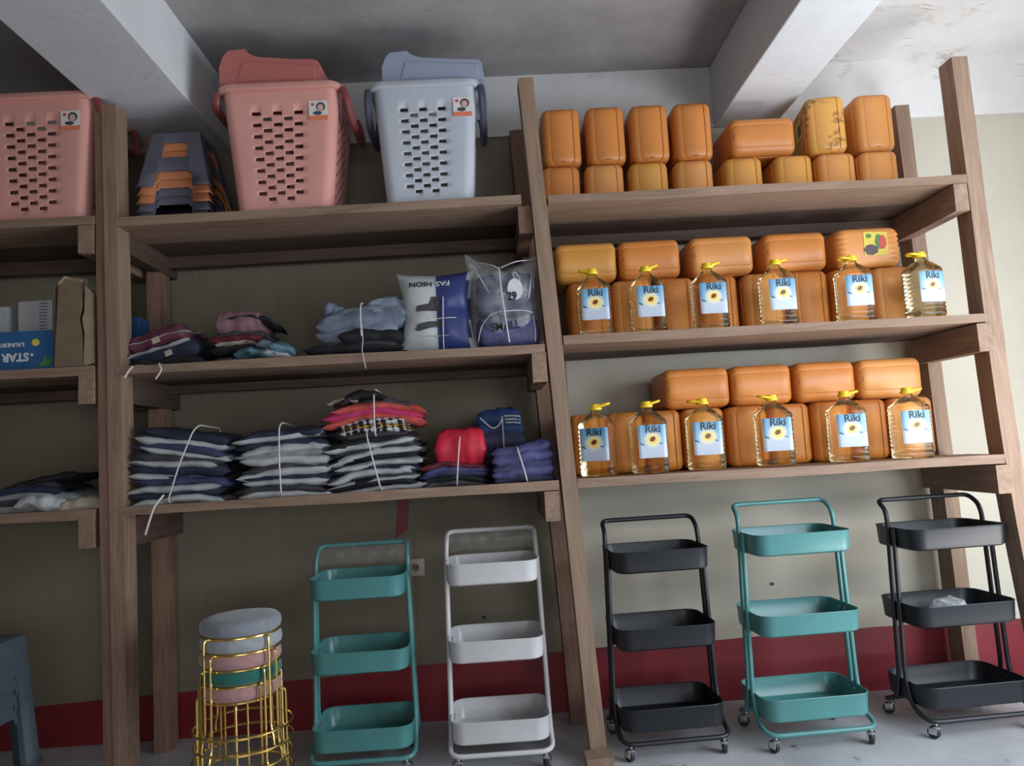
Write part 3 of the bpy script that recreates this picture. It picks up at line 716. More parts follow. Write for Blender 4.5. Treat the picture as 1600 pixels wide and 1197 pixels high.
# ---------------------------------------------------------------- oil bottles
BW, BD = .142, .118
def bottle():
    t = thing('oil_bottle', 'x', 'bottle')
    bm = bmesh.new(); r = .030
    pr = [(0, .012), (.003, .004), (.012, 0), (.026, 0), (.030, .004), (.034, 0)]
    z = .044
    for k in range(9): pr += [(z, 0), (z+.004, .0028), (z+.009, .0028), (z+.013, 0)]; z += .0175
    pr += [(.206, 0), (.214, .003), (.224, .012), (.236, .024), (.246, .036), (.252, .043)]
    secs = []
    for zz, i in pr:
        rr = r-i*.3 if i < .01 else max(.012, r-i*.3)
        secs.append((zz, rrect(BW-2*i, BD-2*i*.88, rr, 6)))
    n = len(secs[0][1])
    def circ(rd):
        # same order as rrect: start angles follow the corner points
        return [(rd*math.cos(math.atan2(y, x)), rd*math.sin(math.atan2(y, x))) for x, y in rrect(.06, .06, .0295, 6)]
    secs += [(.257, circ(.023)), (.261, circ(.020)), (.268, circ(.020)), (.269, circ(.0235)), (.272, circ(.0235)), (.273, circ(.018)), (.282, circ(.018))]
    loft(bm, secs); finish(bm, 'bottle_body', M['oil'], t, 50)
    # wrapped paper label
    bm = bmesh.new(); uvl = bm.loops.layers.uv.new('UVMap'); w2, z0, z1 = .058, .062, .194
    def fy(x):
        W2, D2 = BW/2+.0012, BD/2+.0012; rr = r
        if abs(x) <= W2-rr: return -D2
        d = abs(x)-(W2-rr); return -D2+rr-math.sqrt(max(0, rr*rr-d*d))
    n = 24; a = []; b = []
    for k in range(n+1):
        xx = -w2+2*w2*k/n; a.append(bm.verts.new((xx, fy(xx), z0))); b.append(bm.verts.new((xx, fy(xx), z1)))
    for k in range(n):
        f = bm.faces.new((a[k], a[k+1], b[k+1], b[k]))
        for lp, (uu, vv) in zip(f.loops, ((k/n, 0), ((k+1)/n, 0), ((k+1)/n, 1), (k/n, 1))): lp[uvl].uv = (uu, vv)
    lb = finish(bm, 'label', M['label'], t)
    text_obj('lettering', 'Riki', .043, M['ink'], lb, (.003, -.0006, .176), bold=.0006, surf=lambda x, z: fy(x), xscale=1.0)
    # cap with its carrying ring
    bm = bmesh.new(); lathe(bm, [(.024, -.003), (.026, .0), (.026, .006), (.022, .008), (.021, .018), (.019, .021), (.012, .022)], 24); cp = finish(bm, 'cap', M['cap'], t, loc=(0, 0, .270))
    bm = bmesh.new(); tube(bm, fillet([(.010, -.018, .0), (.050, -.019, .002), (.060, 0, .003), (.050, .019, .002), (.010, .018, .0)], .012, 4), .005, 8); finish(bm, 'carry_ring', M['cap'], cp, loc=(0, 0, .008))
    return t
B0 = bottle(); first = [True]
def put_bottle(px, py, lev, rz, cap_rz, lift, s, label, group):
    x = P(px, py, .075).x
    o = B0 if first[0] else dup(B0); first[0] = False
    o['label'] = label; o['group'] = group; o.location = (x, .078, zr(lev, x)+.001); o.rotation_euler = (0, 0, rad(rz)); o.scale = (s, s, s)
    for ch in o.children:
        if ch.name.startswith('cap'):
            ch.rotation_euler = (0, 0, rad(cap_rz))
            for g in ch.children: g.rotation_euler = (0, rad(-lift*.6), 0)
for k, (px, rz, cr, lf) in enumerate(((927, -2, 160, 14), (1011, 2, 10, 25), (1108, 2, 8, 20), (1215, 2, 20, 22), (1335, -2, 185, 2), (1444, 8, 175, 6))):
    put_bottle(px, 460, 2, rz, cr, lf, .965, 'oil bottle on the middle shelf, %s' % ['closest to the middle post', 'second from the middle post', 'third from the middle post', 'fourth from the middle post', 'in front of the can with the yellow picture label', 'at the outer end beside the bare wall'][k], 'oil bottles on the middle shelf')
for k, (px, rz, cr, lf) in enumerate(((934, -22, 12, 18), (1014, 4, 8, 20), (1102, -3, 170, 3), (1211, -6, 195, 10), (1326, -6, 12, 12), (1425, -4, 2, 4))):
    put_bottle(px, 690, 3, rz, cr, lf, 1.0, 'oil bottle on the lowest shelf, %s' % ['closest to the middle post, seen against the wall', 'second from the middle post', 'third from the middle post', 'fourth from the middle post', 'fifth from the middle post', 'last before the rear post at the outer end'][k], 'oil bottles on the lowest shelf')

# ---------------------------------------------------------------- garments
def pillow_bm(w, d, t, seed, bend=0.0, n=16, p=9, amp=.012, twist=0.0, corner=0.0, uv=False):
    """soft flat packet: x width, y depth, z thickness, base at about z = 0"""
    bm = bmesh.new(); top, bot = {}, {}
    for i in range(n+1):
        for j in range(n+1):
            u, v = -1+2*i/n, -1+2*j/n
            e = max(0.0, (1-abs(u)**p)*(1-abs(v)**p))**.42
            x = u*w/2*(1-corner*(1-abs(v))*.5); y = v*d/2*(1-corner*(1-abs(u))*.5)
            m = noise.noise((u*1.8+seed*3.1, v*1.8, seed))*amp + noise.noise((u*5+seed, v*5, seed*2))*amp*.45
            zz = t/2 - bend*(u*u) + m*(.5+.5*max(abs(u), abs(v))) + twist*u*v
            x += noise.noise((v*2.3, seed*5.7, u))*amp*.8; y += noise.noise((u*2.3, seed*9.1, v))*amp*.8
            th = t/2*e*(1+.25*noise.noise((u*3, v*3, seed+9)))
            border = i in (0, n) or j in (0, n)
            top[i, j] = bm.verts.new((x, y, zz+th+.0006)); bot[i, j] = bm.verts.new((x, y, zz-th-.0006))
    for i in range(n):
        for j in range(n):
            bm.faces.new((top[i, j], top[i+1, j], top[i+1, j+1], top[i, j+1])); bm.faces.new((bot[i, j], bot[i, j+1], bot[i+1, j+1], bot[i+1, j]))
    for k in range(n):
        for a, b in (((k, 0), (k+1, 0)), ((k+1, n), (k, n)), ((0, k+1), (0, k)), ((n, k), (n, k+1))):
            bm.faces.new((bot[a], bot[b], top[b], top[a]))
    if uv:
        bm.normal_update(); L = bm.loops.layers.uv.new('UVMap')
        for f in bm.faces:
            for lp in f.loops:
                c = lp.vert.co; lp[L].uv = (c.x*3, c.y*3 + c.z*3)
    return bm
def bundle(name, label, px0, px1, bay, lev, layers, depth=.30, yc=.19, z0=0.0, tilt=0.0, group=None, cat='clothes', string=(.5,), tail=False, py=700, lean=0.0, compress=1.0):
    """a tied pile: layers = (material, thickness, width factor, x shift, tilt deg)"""
    yf = yc-depth/2
    x0, x1 = P(px0, py, yf).x, P(px1, py, yf).x; w = x1-x0; xc = (x0+x1)/2
    t = thing(name, label, cat, (xc, yc, sz(bay, lev, xc)+z0+.004), 0, group)
    z = 0.0; k = 0
    for lay in layers:
        mt, th, wf, sh, tl = lay[:5]; bend = lay[5] if len(lay) > 5 else .012; nm = lay[6] if len(lay) > 6 else 'packet'
        k += 1
        bm = pillow_bm(w*wf, depth*random.uniform(.92, 1.03), th*(1.35 if 'polywhite' in mt else 1.75), k*1.37+px0*.01, bend, amp=.011, corner=.03, uv=mt.startswith('check'))
        finish(bm, nm, M[mt], t, 60, loc=(sh*w+lean*z, random.uniform(-.008, .008)-(.006 if 'white' in mt else 0), z-.012), rot=(random.uniform(-.03, .03), rad(tl), rad(random.uniform(-3, 3))))
        z += th*compress
    for s in string:
        sx_, slant, zt = (s if isinstance(s, tuple) else (s, 0.0, 1.0))
        bm = bmesh.new(); X = -w/2+w*sx_; H = z*zt+.012; f = -depth/2-.016
        pts = fillet([(X-slant*.5, f, .0), (X, f-.006, H*.5), (X+slant*.5, f+.012, H*.96), (X+slant*.6, f+.05, H+.012), (X+slant*.6, depth*.4, H+.006), (X+slant*.5, depth/2+.01, H*.8), (X-slant*.5, depth/2+.01, .004), (X-slant*.5, f+.05, -.002)], .03, 4, True)
        tube(bm, pts, .0032, 6, True); finish(bm, 'string', M['string'], t)
    if tail:
        bm = bmesh.new(); X = -w/2+w*.40
        tube(bm, fillet([(X, -depth/2-.02, .03), (X-.02, -depth/2-.06, -.01), (X-.035, -depth/2-.065, -.06), (X-.055, -depth/2-.06, -.115)], .03, 4), [.004]*1*1 if False else .0045, 6); finish(bm, 'string_tail', M['string'], t)
    return t, z
R = random.uniform
def alt(n, a, b, ta, tb, tl0, tl1, wf=1.0, mixc=None):
    out = []
    for k in range(n):
        tl = tl0+(tl1-tl0)*k/max(1, n-1)
        out.append((a, ta*R(.85, 1.15), wf*R(.90, 1.0), R(-.05, .05), tl+R(-3.5, 3.5), R(-.004, .02)))
        out.append(((mixc[k % len(mixc)] if mixc else b), tb*R(.85, 1.2), wf*R(.93, .985), R(-.04, .05), tl+R(-3, 3), R(.0, .02)))
    return out
gc = 'tied garment bundles on the lowest shelf'
bundle('clothes_bundle', 'leaning bundle of white and navy garment packets with a long loose string tail', 196, 352, 'M', 3, alt(6, 'polywhite', 'navy', .021, .023, 0, 13, 1.0, ['navy', 'navy2', 'navy', 'char_cloth', 'navy2', 'navy']), string=((.56, .10, 1.0),), tail=True, group=gc, lean=.06, py=740, yc=.18)
bundle('clothes_bundle', 'neat upright bundle of white garment packets, second from the left post', 366, 514, 'M', 3, alt(6, 'polywhite', 'char_cloth', .025, .020, 0, -4, 1.0, ['char_cloth', 'navy', 'char_cloth', 'polygrey', 'navy', 'navy']), string=((.49, -.004, 1.0),), group=gc, py=720)
t, zz = bundle('clothes_bundle', 'white and dark garment packets bundled under the pink and checked clothes', 508, 660, 'M', 3, alt(6, 'polywhite', 'char_cloth', .019, .017, -2, -6, 1.0, ['black_cloth', 'char_cloth', 'navy', 'black_cloth', 'char_cloth']), string=((.50, -.05, 1.0),), group=gc, py=710)
bundle('clothes_bundle', 'magenta, coral and houndstooth clothes tied on top of white packets', 500, 664, 'M', 3,
    [('char_cloth', .022, .62, .03, 0, .01), ('check_w', .016, .66, .0, -1, .012), ('check_y', .016, .66, .01, -1, .014), ('check_w', .016, .68, .0, -1, .016), ('coral', .022, .98, .0, 0, .035), ('magenta', .026, .94, -.01, 0, .028), ('coral', .018, .9, .04, 2, .03), ('char_cloth', .016, .62, .1, 3, .028), ('beige', .010, .30, -.30, -4, .004), ('black_cloth', .022, .42, -.10, -4, .03)],
    z0=zz+.002, string=((.52, .0, .9),), group=gc, py=640, depth=.27)
bundle('clothes_bundle', 'bright red garment packet tied over dark violet packets', 655, 764, 'M', 3, [('char_cloth', .022, .98, 0, 0), ('black_cloth', .020, .96, .0, 0), ('navy2', .020, 1.0, .0, 1), ('purple', .016, .95, .02, 1), ('maroon', .016, .98, -.03, 1), ('redcloth', .082, .76, .08, 2, .012), ('maroon', .012, .5, -.05, 3, .02)], string=((.56, .02, .95),), group=gc, py=720, depth=.26)
bundle('clothes_bundle', 'violet blue garment packets in clear wrap against the middle post', 768, 868, 'M', 3, [('navy', .026, .98, 0, 0, .004), ('purple', .028, 1.0, 0, -3, .004), ('navy2', .028, .98, 0, -5, .004), ('purple', .030, 1.0, .01, -7, .0), ('purple', .026, .96, .02, -8, -.004)], string=((.48, -.03, .85),), group=gc, py=720, depth=.22, yc=.13)
t, _ = bundle('clothes_bundle', 'royal blue jersey with white stripes folded behind the violet packets', 745, 822, 'M', 3, [('navy', .05, 1.0, 0, 0), ('black_cloth', .045, 1.0, 0, 0), ('navy2', .045, .98, 0, 0), ('navy2', .05, .98, 0, 0), ('jersey', .05, .98, 0, 0), ('jersey', .045, .94, .0, -2, .004)], string=((.55, .0, 1.0),), group=gc, py=700, depth=.20, yc=.37, z0=.0)
for k, (sx_, dz) in enumerate(((.05, .0), (.05, .016), (.05, .032))):
    bm = bmesh.new(); tube(bm, [(.02+k*.002, -.108, .275-dz*.9), (.055, -.112, .274-dz*.9), (.088, -.103, .270-dz*.9)], .0035, 6); finish(bm, 'stripe', M['white_ink'], t)
bm = bmesh.new(); tube(bm, fillet([(-.085, -.102, .272), (-.06, -.112, .245), (-.03, -.114, .22), (.0, -.112, .24), (.012, -.106, .275)], .02, 4), .0035, 6); finish(bm, 'stripe', M['white_ink'], t)

g2c = 'garment packets on the middle shelf'
# plum and navy packets with white folded edges
t, _ = bundle('clothes_bundle', 'plum and navy packets with white folded edges, beside the left post', 198, 315, 'M', 2, [('black_cloth', .030, .98, 0, 0), ('navy', .044, .96, 0, -8, .004), ('polywhite', .007, .86, -.06, -15, .004), ('plum', .044, .80, -.08, -15, .004), ('polywhite', .008, .84, -.07, -13, .006)], string=(), group=g2c, py=530, depth=.26)
for dx, zz_, sz_ in ((-.03, .10, .012), (.02, .045, .011)):
    bm = bmesh.new(); box(bm, -sz_*1.3, sz_*1.3, -.001, .001, -sz_, sz_); finish(bm, 'paper_tag', M['beige'], t, loc=(dx, -.139, zz_), rot=(0, rad(-20), 0), smooth=False)
bm = bmesh.new()
tube(bm, fillet([(-.085, -.13, .0), (-.10, -.20, -.01), (-.125, -.205, -.055)], .03, 4), .004, 6); tube(bm, fillet([(-.01, -.13, .0), (.005, -.20, -.004), (.022, -.205, -.03), (-.004, -.205, -.065)], .03, 5), .0035, 6)
finish(bm, 'string_tail', M['string'], t)
# dusty pink roll over teal and grey wrapped things
t, _ = bundle('clothes_bundle', 'dusty pink and black clothes piled on teal wrapped packets', 318, 462, 'M', 2, [('char_cloth', .016, 1.0, .04, 0, .008), ('teal_cloth', .034, .62, .12, 4, .012), ('black_cloth', .026, .62, -.14, -3), ('beige', .014, .45, -.15, -3), ('maroon', .022, .58, -.16, 0), ('char_cloth', .018, .62, -.13, 0, .02), ('dusty_pink', .052, .50, -.14, 0, .004), ('black_cloth', .016, .60, -.06, 4, .03)], string=(), group=g2c, py=510, depth=.25)
for k, (dx, dz, mt, rt) in enumerate(((.03, .035, 'teal_cloth', 20), (.075, .055, 'denim', 30), (.11, .03, 'film_white', 8), (.13, .045, 'teal_cloth', 15))):
    bm = pillow_bm(.11, .08, .03, 3.3+k, .008, 8, amp=.012); finish(bm, 'wrapped_piece', M[mt], t, 60, loc=(dx, -.10-.01*k, dz-.015), rot=(rad(14), rad(rt), .2))
# black packets with a bundle of denim on top
t, zz = bundle('clothes_bundle', 'black garment packets spread flat under the tied denim', 466, 640, 'M', 2, [('black_cloth', .016, 1.0, 0, 0, .004), ('black_cloth', .022, .9, -.02, 0, .008), ('char_cloth', .018, .72, .05, 1, .008), ('black_cloth', .036, .6, .14, 3, .012)], string=(), group=g2c, py=520, depth=.28)
t, _ = bundle('clothes_bundle', 'faded blue denim trousers tied together, on black packets', 492, 636, 'M', 2, [('denim2', .046, .90, -.04, -4, .006), ('denim', .046, .98, 0, -4, .012), ('denim2', .034, .92, .04, -3, .02)], string=((.50, .0, 1.0),), group=g2c, py=490, depth=.24, z0=.072)
bm = pillow_bm(.20, .16, .075, 5.5, .03, 12, amp=.016); finish(bm, 'packet', M['denim2'], t, 60, loc=(.095, .0, .105), rot=(.1, rad(4), .1))
bm = pillow_bm(.085, .13, .06, 6.5, .0, 12, amp=.014); finish(bm, 'packet', M['denim'], t, 60, loc=(-.140, -.02, .100), rot=(.1, rad(20), .2))
bm = bmesh.new(); tube(bm, fillet([(.004, -.135, .05), (.012, -.17, -.03), (.010, -.20, -.06), (.024, -.205, -.14)], .03, 4), .002, 5); finish(bm, 'string_tail', M['string'], t)

# printed mailing bag, standing, with its print upside down
def standing_pillow(w, h, t, seed, n=22, pinch=.17):
    verts = {}
    def surf(x, z):
        u, v = 2*x/w, 2*(z-h/2)/h; u = max(-1, min(1, u)); v = max(-1, min(1, v))
        e = max(0.0, (1-abs(u)**3)*(1-abs(v)**3))**.6
        tie = 1-.16*math.exp(-(u*6)**2)-.20*math.exp(-((v)*6)**2)
        return -t/2*e*tie + noise.noise((u*2+seed, v*2, seed))*.006
    bm = bmesh.new(); f, b = {}, {}
    for i in range(n+1):
        for j in range(n+1):
            u, v = -1+2*i/n, -1+2*j/n
            x = u*w/2*(1-pinch*(1-abs(v)**1.5)*abs(u)); z = h/2+v*h/2*(1-pinch*.6*(1-abs(u)**1.5)*(1 if v > 0 else .15))
            y = surf(u*w/2, h/2+v*h/2)
            f[i, j] = bm.verts.new((x, y-.0008, z)); b[i, j] = bm.verts.new((x, -y*.8+.0008, z))
    for i in range(n):
        for j in range(n):
            bm.faces.new((f[i, j], f[i+1, j], f[i+1, j+1], f[i, j+1])); bm.faces.new((b[i, j], b[i, j+1], b[i+1, j+1], b[i+1, j]))
    for k in range(n):
        for a, c in (((k, 0), (k+1, 0)), ((k+1, n), (k, n)), ((0, k+1), (0, k)), ((n, k), (n, k+1))): bm.faces.new((b[a], b[c], f[c], f[a]))
    return bm, surf
M['bag_blue'] = plain('blue_printed_poly', (0.035, 0.05, 0.19), 0.35, 0.1, 12, 0.2)
p0, p1 = P(622, 470, .06), P(740, 470, .06); w = p1.x-p0.x; xc = (p0.x+p1.x)/2
bw, bh = w*1.06, .345
t = thing('mailing_bag', 'white and blue printed plastic bag tied crosswise with white string, print upside down', 'bag', (xc, .10, sz('M', 2, xc)+.002), 0, g2c, rot=(rad(-6), 0, rad(0)))
bm, sf = standing_pillow(bw, bh, .11, 2.2)
for fc in bm.faces:
    c = fc.calc_center_median(); fc.material_index = 1 if (c.x > .0 and c.x < bw/2-.030) else 0
finish(bm, 'bag_body', [M['polywhite'], M['bag_blue']], t, 70)
text_obj('lettering', 'FASHION'[3:], .030, M['black_ink'], t, (-.062, -.004, bh*.815), rot=(math.pi/2, math.pi, 0), bold=.0007, surf=sf, xscale=1.25)
text_obj('lettering', 'FAS', .030, M['white_ink'], t, (.030, -.004, bh*.815), rot=(math.pi/2, math.pi, 0), bold=.0007, surf=sf, xscale=1.25)
def decal(pts, mat, parent, name, surf, off=-.003, nsub=6):
    bm = bmesh.new(); vs = []
    P_ = []
    for k in range(len(pts)):
        (a, b), (c, d) = pts[k], pts[(k+1) % len(pts)]
        for s in range(nsub): P_.append((a+(c-a)*s/nsub, b+(d-b)*s/nsub))
    cx = sum(p[0] for p in P_)/len(P_); cz = sum(p[1] for p in P_)/len(P_)
    rings = [[bm.verts.new((cx+(x-cx)*q, surf(cx+(x-cx)*q, cz+(z-cz)*q)+off, cz+(z-cz)*q)) for x, z in P_] for q in (1, .66, .33)]
    n = len(P_)
    for a, b in zip(rings, rings[1:]):
        for i in range(n): bm.faces.new((a[i], a[(i+1) % n], b[(i+1) % n], b[i]))
    bm.faces.new(rings[-1]); return finish(bm, name, mat, parent)
decal([(-.085, .165), (-.080, .188), (-.03, .197), (-.02, .225), (.012, .225), (.016, .165)], M['char_cloth'], t, 'printed_picture', sf, -.003)
decal([(-.09, .085), (-.078, .108), (-.03, .118), (.03, .120), (.036, .100), (-.02, .092), (-.075, .080)], M['char_cloth'], t, 'printed_picture', sf, -.003)
decal([(-.06, .056), (.05, .056), (.05, .060), (-.06, .060)], M['polygrey'], t, 'printed_line', sf, -.003)
bm = bmesh.new(); X = .026
def strpath(pts, off=-.006): return [(x, sf(x, z)+off, z) for x, z in pts]
tube(bm, strpath([(X+.003-.008*k/9, .02+.215*(1-k/9)-.015) for k in range(10)]), .0026, 6)
tube(bm, strpath([(-.035+.115*k/8, .128) for k in range(9)]), .0022, 6); finish(bm, 'string', M['string'], t)

# clear bag holding folded navy clothes, oval tag on its front
p0, p1 = P(741, 470, .05), P(842, 470, .05); w = p1.x-p0.x; xc = (p0.x+p1.x)/2
t = thing('clear_bag', 'clear plastic bag of folded navy clothes with a white oval tag and marker writing', 'bag', (xc, .13, sz('M', 2, xc)+.002), 0, g2c); t.scale = (1.04, 1.0, 1.10)
def cloth_block(w_, d_, h_, seed):
    bm = bmesh.new(); n = 6
    secs = [(0, .03), (.006, .012), (.02, .003), (h_*.5, 0), (h_-.02, .003), (h_-.006, .014), (h_, .032)]
    loft(bm, [(z_, rrect(w_-2*i, d_-2*i, .03, n)) for z_, i in secs]); bmesh.ops.subdivide_edges(bm, edges=bm.edges, cuts=1, use_grid_fill=True)
    for v in bm.verts:
        q = noise.noise(v.co*11+Vector((seed, 0, 0)))*.010 + noise.noise(Vector((v.co.x*4, v.co.y*4, v.co.z*40+seed)))*.005
        v.co.x += q; v.co.y += q*.8
        if v.co.z > .02: v.co.z += q*.6
    return bm
finish(cloth_block(w*.95, .20, .115, 8.1), 'folded_clothes', M['purple'], t, 80)
finish(cloth_block(w*.92, .17, .165, 9.4), 'folded_clothes', M['navy2'], t, 80, loc=(.004, .012, .117))
# film around them, gathered by the string; its mouth flares up as two ears
bm, sf2 = standing_pillow(w*1.10, .325, .245, 4.4, pinch=.04)
for v in bm.verts:
    u = v.co.x/(w*.55); zz_ = v.co.z/.325
    if zz_ > .86: v.co.z += (abs(u)-.30)*.075*(zz_-.86)*7; v.co.x *= 1+.10*(zz_-.86)*7
    v.co.x += noise.noise((v.co.z*14, v.co.y*9, 1.0))*.008; v.co.y += noise.noise((v.co.x*16, v.co.z*16, 3.0))*.012
    if v.co.z < .0: v.co.z = .001
finish(bm, 'film', M['film'], t, 80)
for pts_ in ([(-.135, -.05, .330), (-.10, -.10, .318), (-.05, -.125, .300), (-.024, -.13, .285)], [(-.016, -.13, .288), (.04, -.125, .310), (.09, -.10, .318), (.14, -.05, .335)],
             [(-.125, -.07, .315), (-.10, -.115, .26), (-.07, -.128, .20)], [(.105, -.09, .28), (.098, -.112, .23), (.085, -.118, .17)], [(.112, -.08, .27), (.108, -.10, .21)], [(-.12, -.09, .02), (-.105, -.115, .08), (-.06, -.125, .122), (-.015, -.137, .125)], [(-.01, -.137, .125), (.06, -.122, .128), (.10, -.10, .12)], [(.10, -.10, .11), (.105, -.105, .05), (.102, -.10, .01)]):
    bm = bmesh.new(); tube(bm, fillet(pts_, .03, 4), .002, 5); finish(bm, 'film_crease', M['film_white'], t)
bm = bmesh.new(); flat_poly(bm, [(.034+.030*math.cos(k*.314), .205+.040*math.sin(k*.314)) for k in range(20)], -.133, -.131); tg = finish(bm, 'oval_tag', M['white_ink'], t, smooth=False)
bm = bmesh.new(); tube(bm, fillet([(.034, -.132, .243), (.028, -.134, .262), (.036, -.135, .27), (.048, -.134, .255), (.056, -.134, .235)], .01, 4), .0014, 5); finish(bm, 'tag_cord', M['white_ink'], tg)
text_obj('lettering', '29', .042, M['black_ink'], t, (.020, -.1365, .178), bold=.0014, xscale=.9)
text_obj('lettering', 'SMALL', .042, M['black_ink'], t, (-.012, -.132, .070), rot=(math.pi/2, rad(-4), 0), bold=.0008, xscale=.95)
bm = bmesh.new(); tube(bm, fillet([(-.020, -.02, .315), (-.024, -.125, .285), (-.020, -.138, .20), (-.012, -.138, .12), (.0, -.130, .01)], .03, 5), .003, 6); finish(bm, 'string', M['string'], t)

# pile of wrapped clothes in the end bay
p = P(68, 780, .1); t, _ = bundle('clothes_bundle', 'grey wrapped clothes heaped on the lowest shelf of the end bay', -60, 140, 'L', 3, [('polygrey', .026, 1.0, 0, 0, .012), ('char_cloth', .026, .92, .02, 1, .014), ('polygrey', .022, .72, .08, 3, .016), ('navy', .022, .66, -.06, -3, .02), ('char_cloth', .018, .46, .0, -4, .016), ('black_cloth', .016, .5, .14, -8, .0)], string=(), py=770, depth=.28)
bm = pillow_bm(.16, .12, .05, 12.5, .01, 10, amp=.016); finish(bm, 'wrapped_piece', M['beige'], t, 60, loc=(.20, -.09, .0), rot=(.2, .05, .2))
bm = pillow_bm(.20, .12, .05, 13.5, .01, 10, amp=.016); finish(bm, 'film', M['film_white'], t, 60, loc=(.06, -.10, .02), rot=(.3, .1, .1))

# ---------------------------------------------------------------- end bay, middle shelf: cartons
zL = lambda x, lev=2: sz('L', lev, x)
pa, pb = P(-40, 550, .03), P(84, 550, .03); x0, x1 = pa.x, pb.x; xc = (x0+x1)/2; h = P(40, 515, .03).z-P(40, 577, .03).z
t = thing('display_carton', 'blue printed carton with upside-down white lettering, white packs standing in it', 'carton', (xc, .03, zL(xc)+.002))
bm = bmesh.new(); W2 = (x1-x0)/2; h = .155
box(bm, -W2, W2, 0, .004, 0, h); box(bm, -W2, -W2+.004, .004, .34, 0, h); box(bm, W2-.004, W2, .004, .34, 0, h); box(bm, -W2, W2, .34, .344, 0, h); box(bm, -W2, W2, .004, .34, 0, .004)
finish(bm, 'carton_body', M['box_blue'], t, smooth=False)
xx = lambda px: P(px, 555, .03).x-xc
text_obj('lettering', 'STAR', .045, M['white_ink'], t, (xx(24), -.001, .052), rot=(math.pi/2, math.pi, 0), bold=.0018)
text_obj('lettering', 'LAUNDRY B', .022, M['white_ink'], t, (xx(14), -.001, .102), rot=(math.pi/2, math.pi, 0), bold=.0008, xscale=1.0)
bm = bmesh.new(); flat_poly(bm, [(xx(50)+.006*math.cos(k*.628), .058+.006*math.sin(k*.628)) for k in range(10)], -.002, 0); finish(bm, 'printed_dot', M['white_ink'], t, smooth=False)
bm = bmesh.new(); flat_poly(bm, [(xx(56)+.014*math.cos(k*.449)*(1.25 if k % 2 else .95), .107+.014*math.sin(k*.449)*(1.1 if k % 2 else .9)) for k in range(14)], -.002, 0); finish(bm, 'printed_sun', M['sticker_yellow'], t, smooth=False)
bm = bmesh.new(); flat_poly(bm, [(xx(58), .01), (xx(80), .01), (xx(82), .06), (xx(76), .035), (xx(70), .055), (xx(67), .03)], -.002, 0); finish(bm, 'printed_leaves', M['sticker_green'], t, smooth=False)
for px0, px1, top, lab in ((-34, 13, 480, 'white card pack in the blue carton, cut off by the picture edge'), (28, 82, 470, 'white spiral-bound card pack in the blue carton beside the torn brown box')):
    a, b = P(px0, 500, .10), P(px1, 500, .10); zt = P((px0+px1)/2, top, .10).z-zL(a.x)
    o = thing('card_pack', lab, 'pack', ((a.x+b.x)/2, .10, zL(a.x)+.008), 0, 'white packs in the blue carton')
    W3 = (b.x-a.x)/2; bm = bmesh.new(); box(bm, -W3, W3, 0, .06, 0, zt-.008, .003); finish(bm, 'pack_body', M['box_white'], o, smooth=False)
    if px0 > 0:
        for k in range(10):
            bm = bmesh.new(); tube(bm, [(W3*.25, -.001, zt-.02-k*.013), (W3*.45, -.004, zt-.021-k*.013), (W3*.7, -.001, zt-.02-k*.013)], .0016, 5); finish(bm, 'binding_loop', M['stool_grey'], o)
# blue folder seen just past the post
a = P(206, 490, .30); t = thing('box_file', 'blue and white box file standing behind the left post', 'file', (P(196, 515, .30).x, .30, zL(a.x)+.002))
bm = bmesh.new(); box(bm, -.045, .055, 0, .18, 0, .245, .002); finish(bm, 'file_cover', M['box_blue'], t, smooth=False)
bm = bmesh.new(); box(bm, -.020, .020, -.002, .0, .004, .24); finish(bm, 'file_spine', M['box_white'], t, smooth=False)
# torn brown box
a, b = P(82, 500, .0), P(144, 500, .0); xc = (a.x+b.x)/2; W4 = (b.x-a.x)/2; zt = .36
t = thing('brown_box', 'tall torn brown cardboard box standing open against the left post', 'box', (xc, .01, zL(xc)+.002))
def prism(bm, pts, y0, y1): flat_poly(bm, pts, y0, y1)
bm = bmesh.new()
prism(bm, [(-W4+.002, 0), (W4*.42, 0), (W4*.44, .12), (W4*.30, .19), (W4*.45, .24), (W4*.40, zt-.02), (-W4*.45, zt-.005), (-W4*.75, zt-.03)], -.002, .002)
finish(bm, 'front_panel', M['kraft'], t, smooth=False)
bm = bmesh.new(); prism(bm, [(W4*.42, .0), (W4*.98, .01), (W4*.96, zt-.07), (W4*.55, zt-.035), (W4*.50, .22), (W4*.38, .19), (W4*.50, .13)], .006, .010); finish(bm, 'torn_flap', M['kraft_light'], t, smooth=False)
bm = bmesh.new(); box(bm, -W4, -W4+.003, .002, .16, 0, zt-.03); box(bm, -W4, W4, .16, .163, 0, zt-.02); box(bm, W4-.003, W4, .012, .16, 0, zt-.08); box(bm, -W4, W4, .002, .16, 0, .003); finish(bm, 'box_shell', M['kraft'], t, smooth=False)
bm = bmesh.new(); tube(bm, [(-W4*.75, .0, zt-.025), (-W4*.4, -.004, zt), (0, .01, zt-.012), (W4*.4, .004, zt-.018)], .006, 6); finish(bm, 'torn_edge', M['kraft_light'], t)
bm = bmesh.new(); prism(bm, [(-W4*.40, zt-.045), (W4*.38, zt-.04), (W4*.4, zt+.0), (-W4*.35, zt+.012)], .05, .054); finish(bm, 'inner_flap', M['kraft_light'], t, smooth=False)

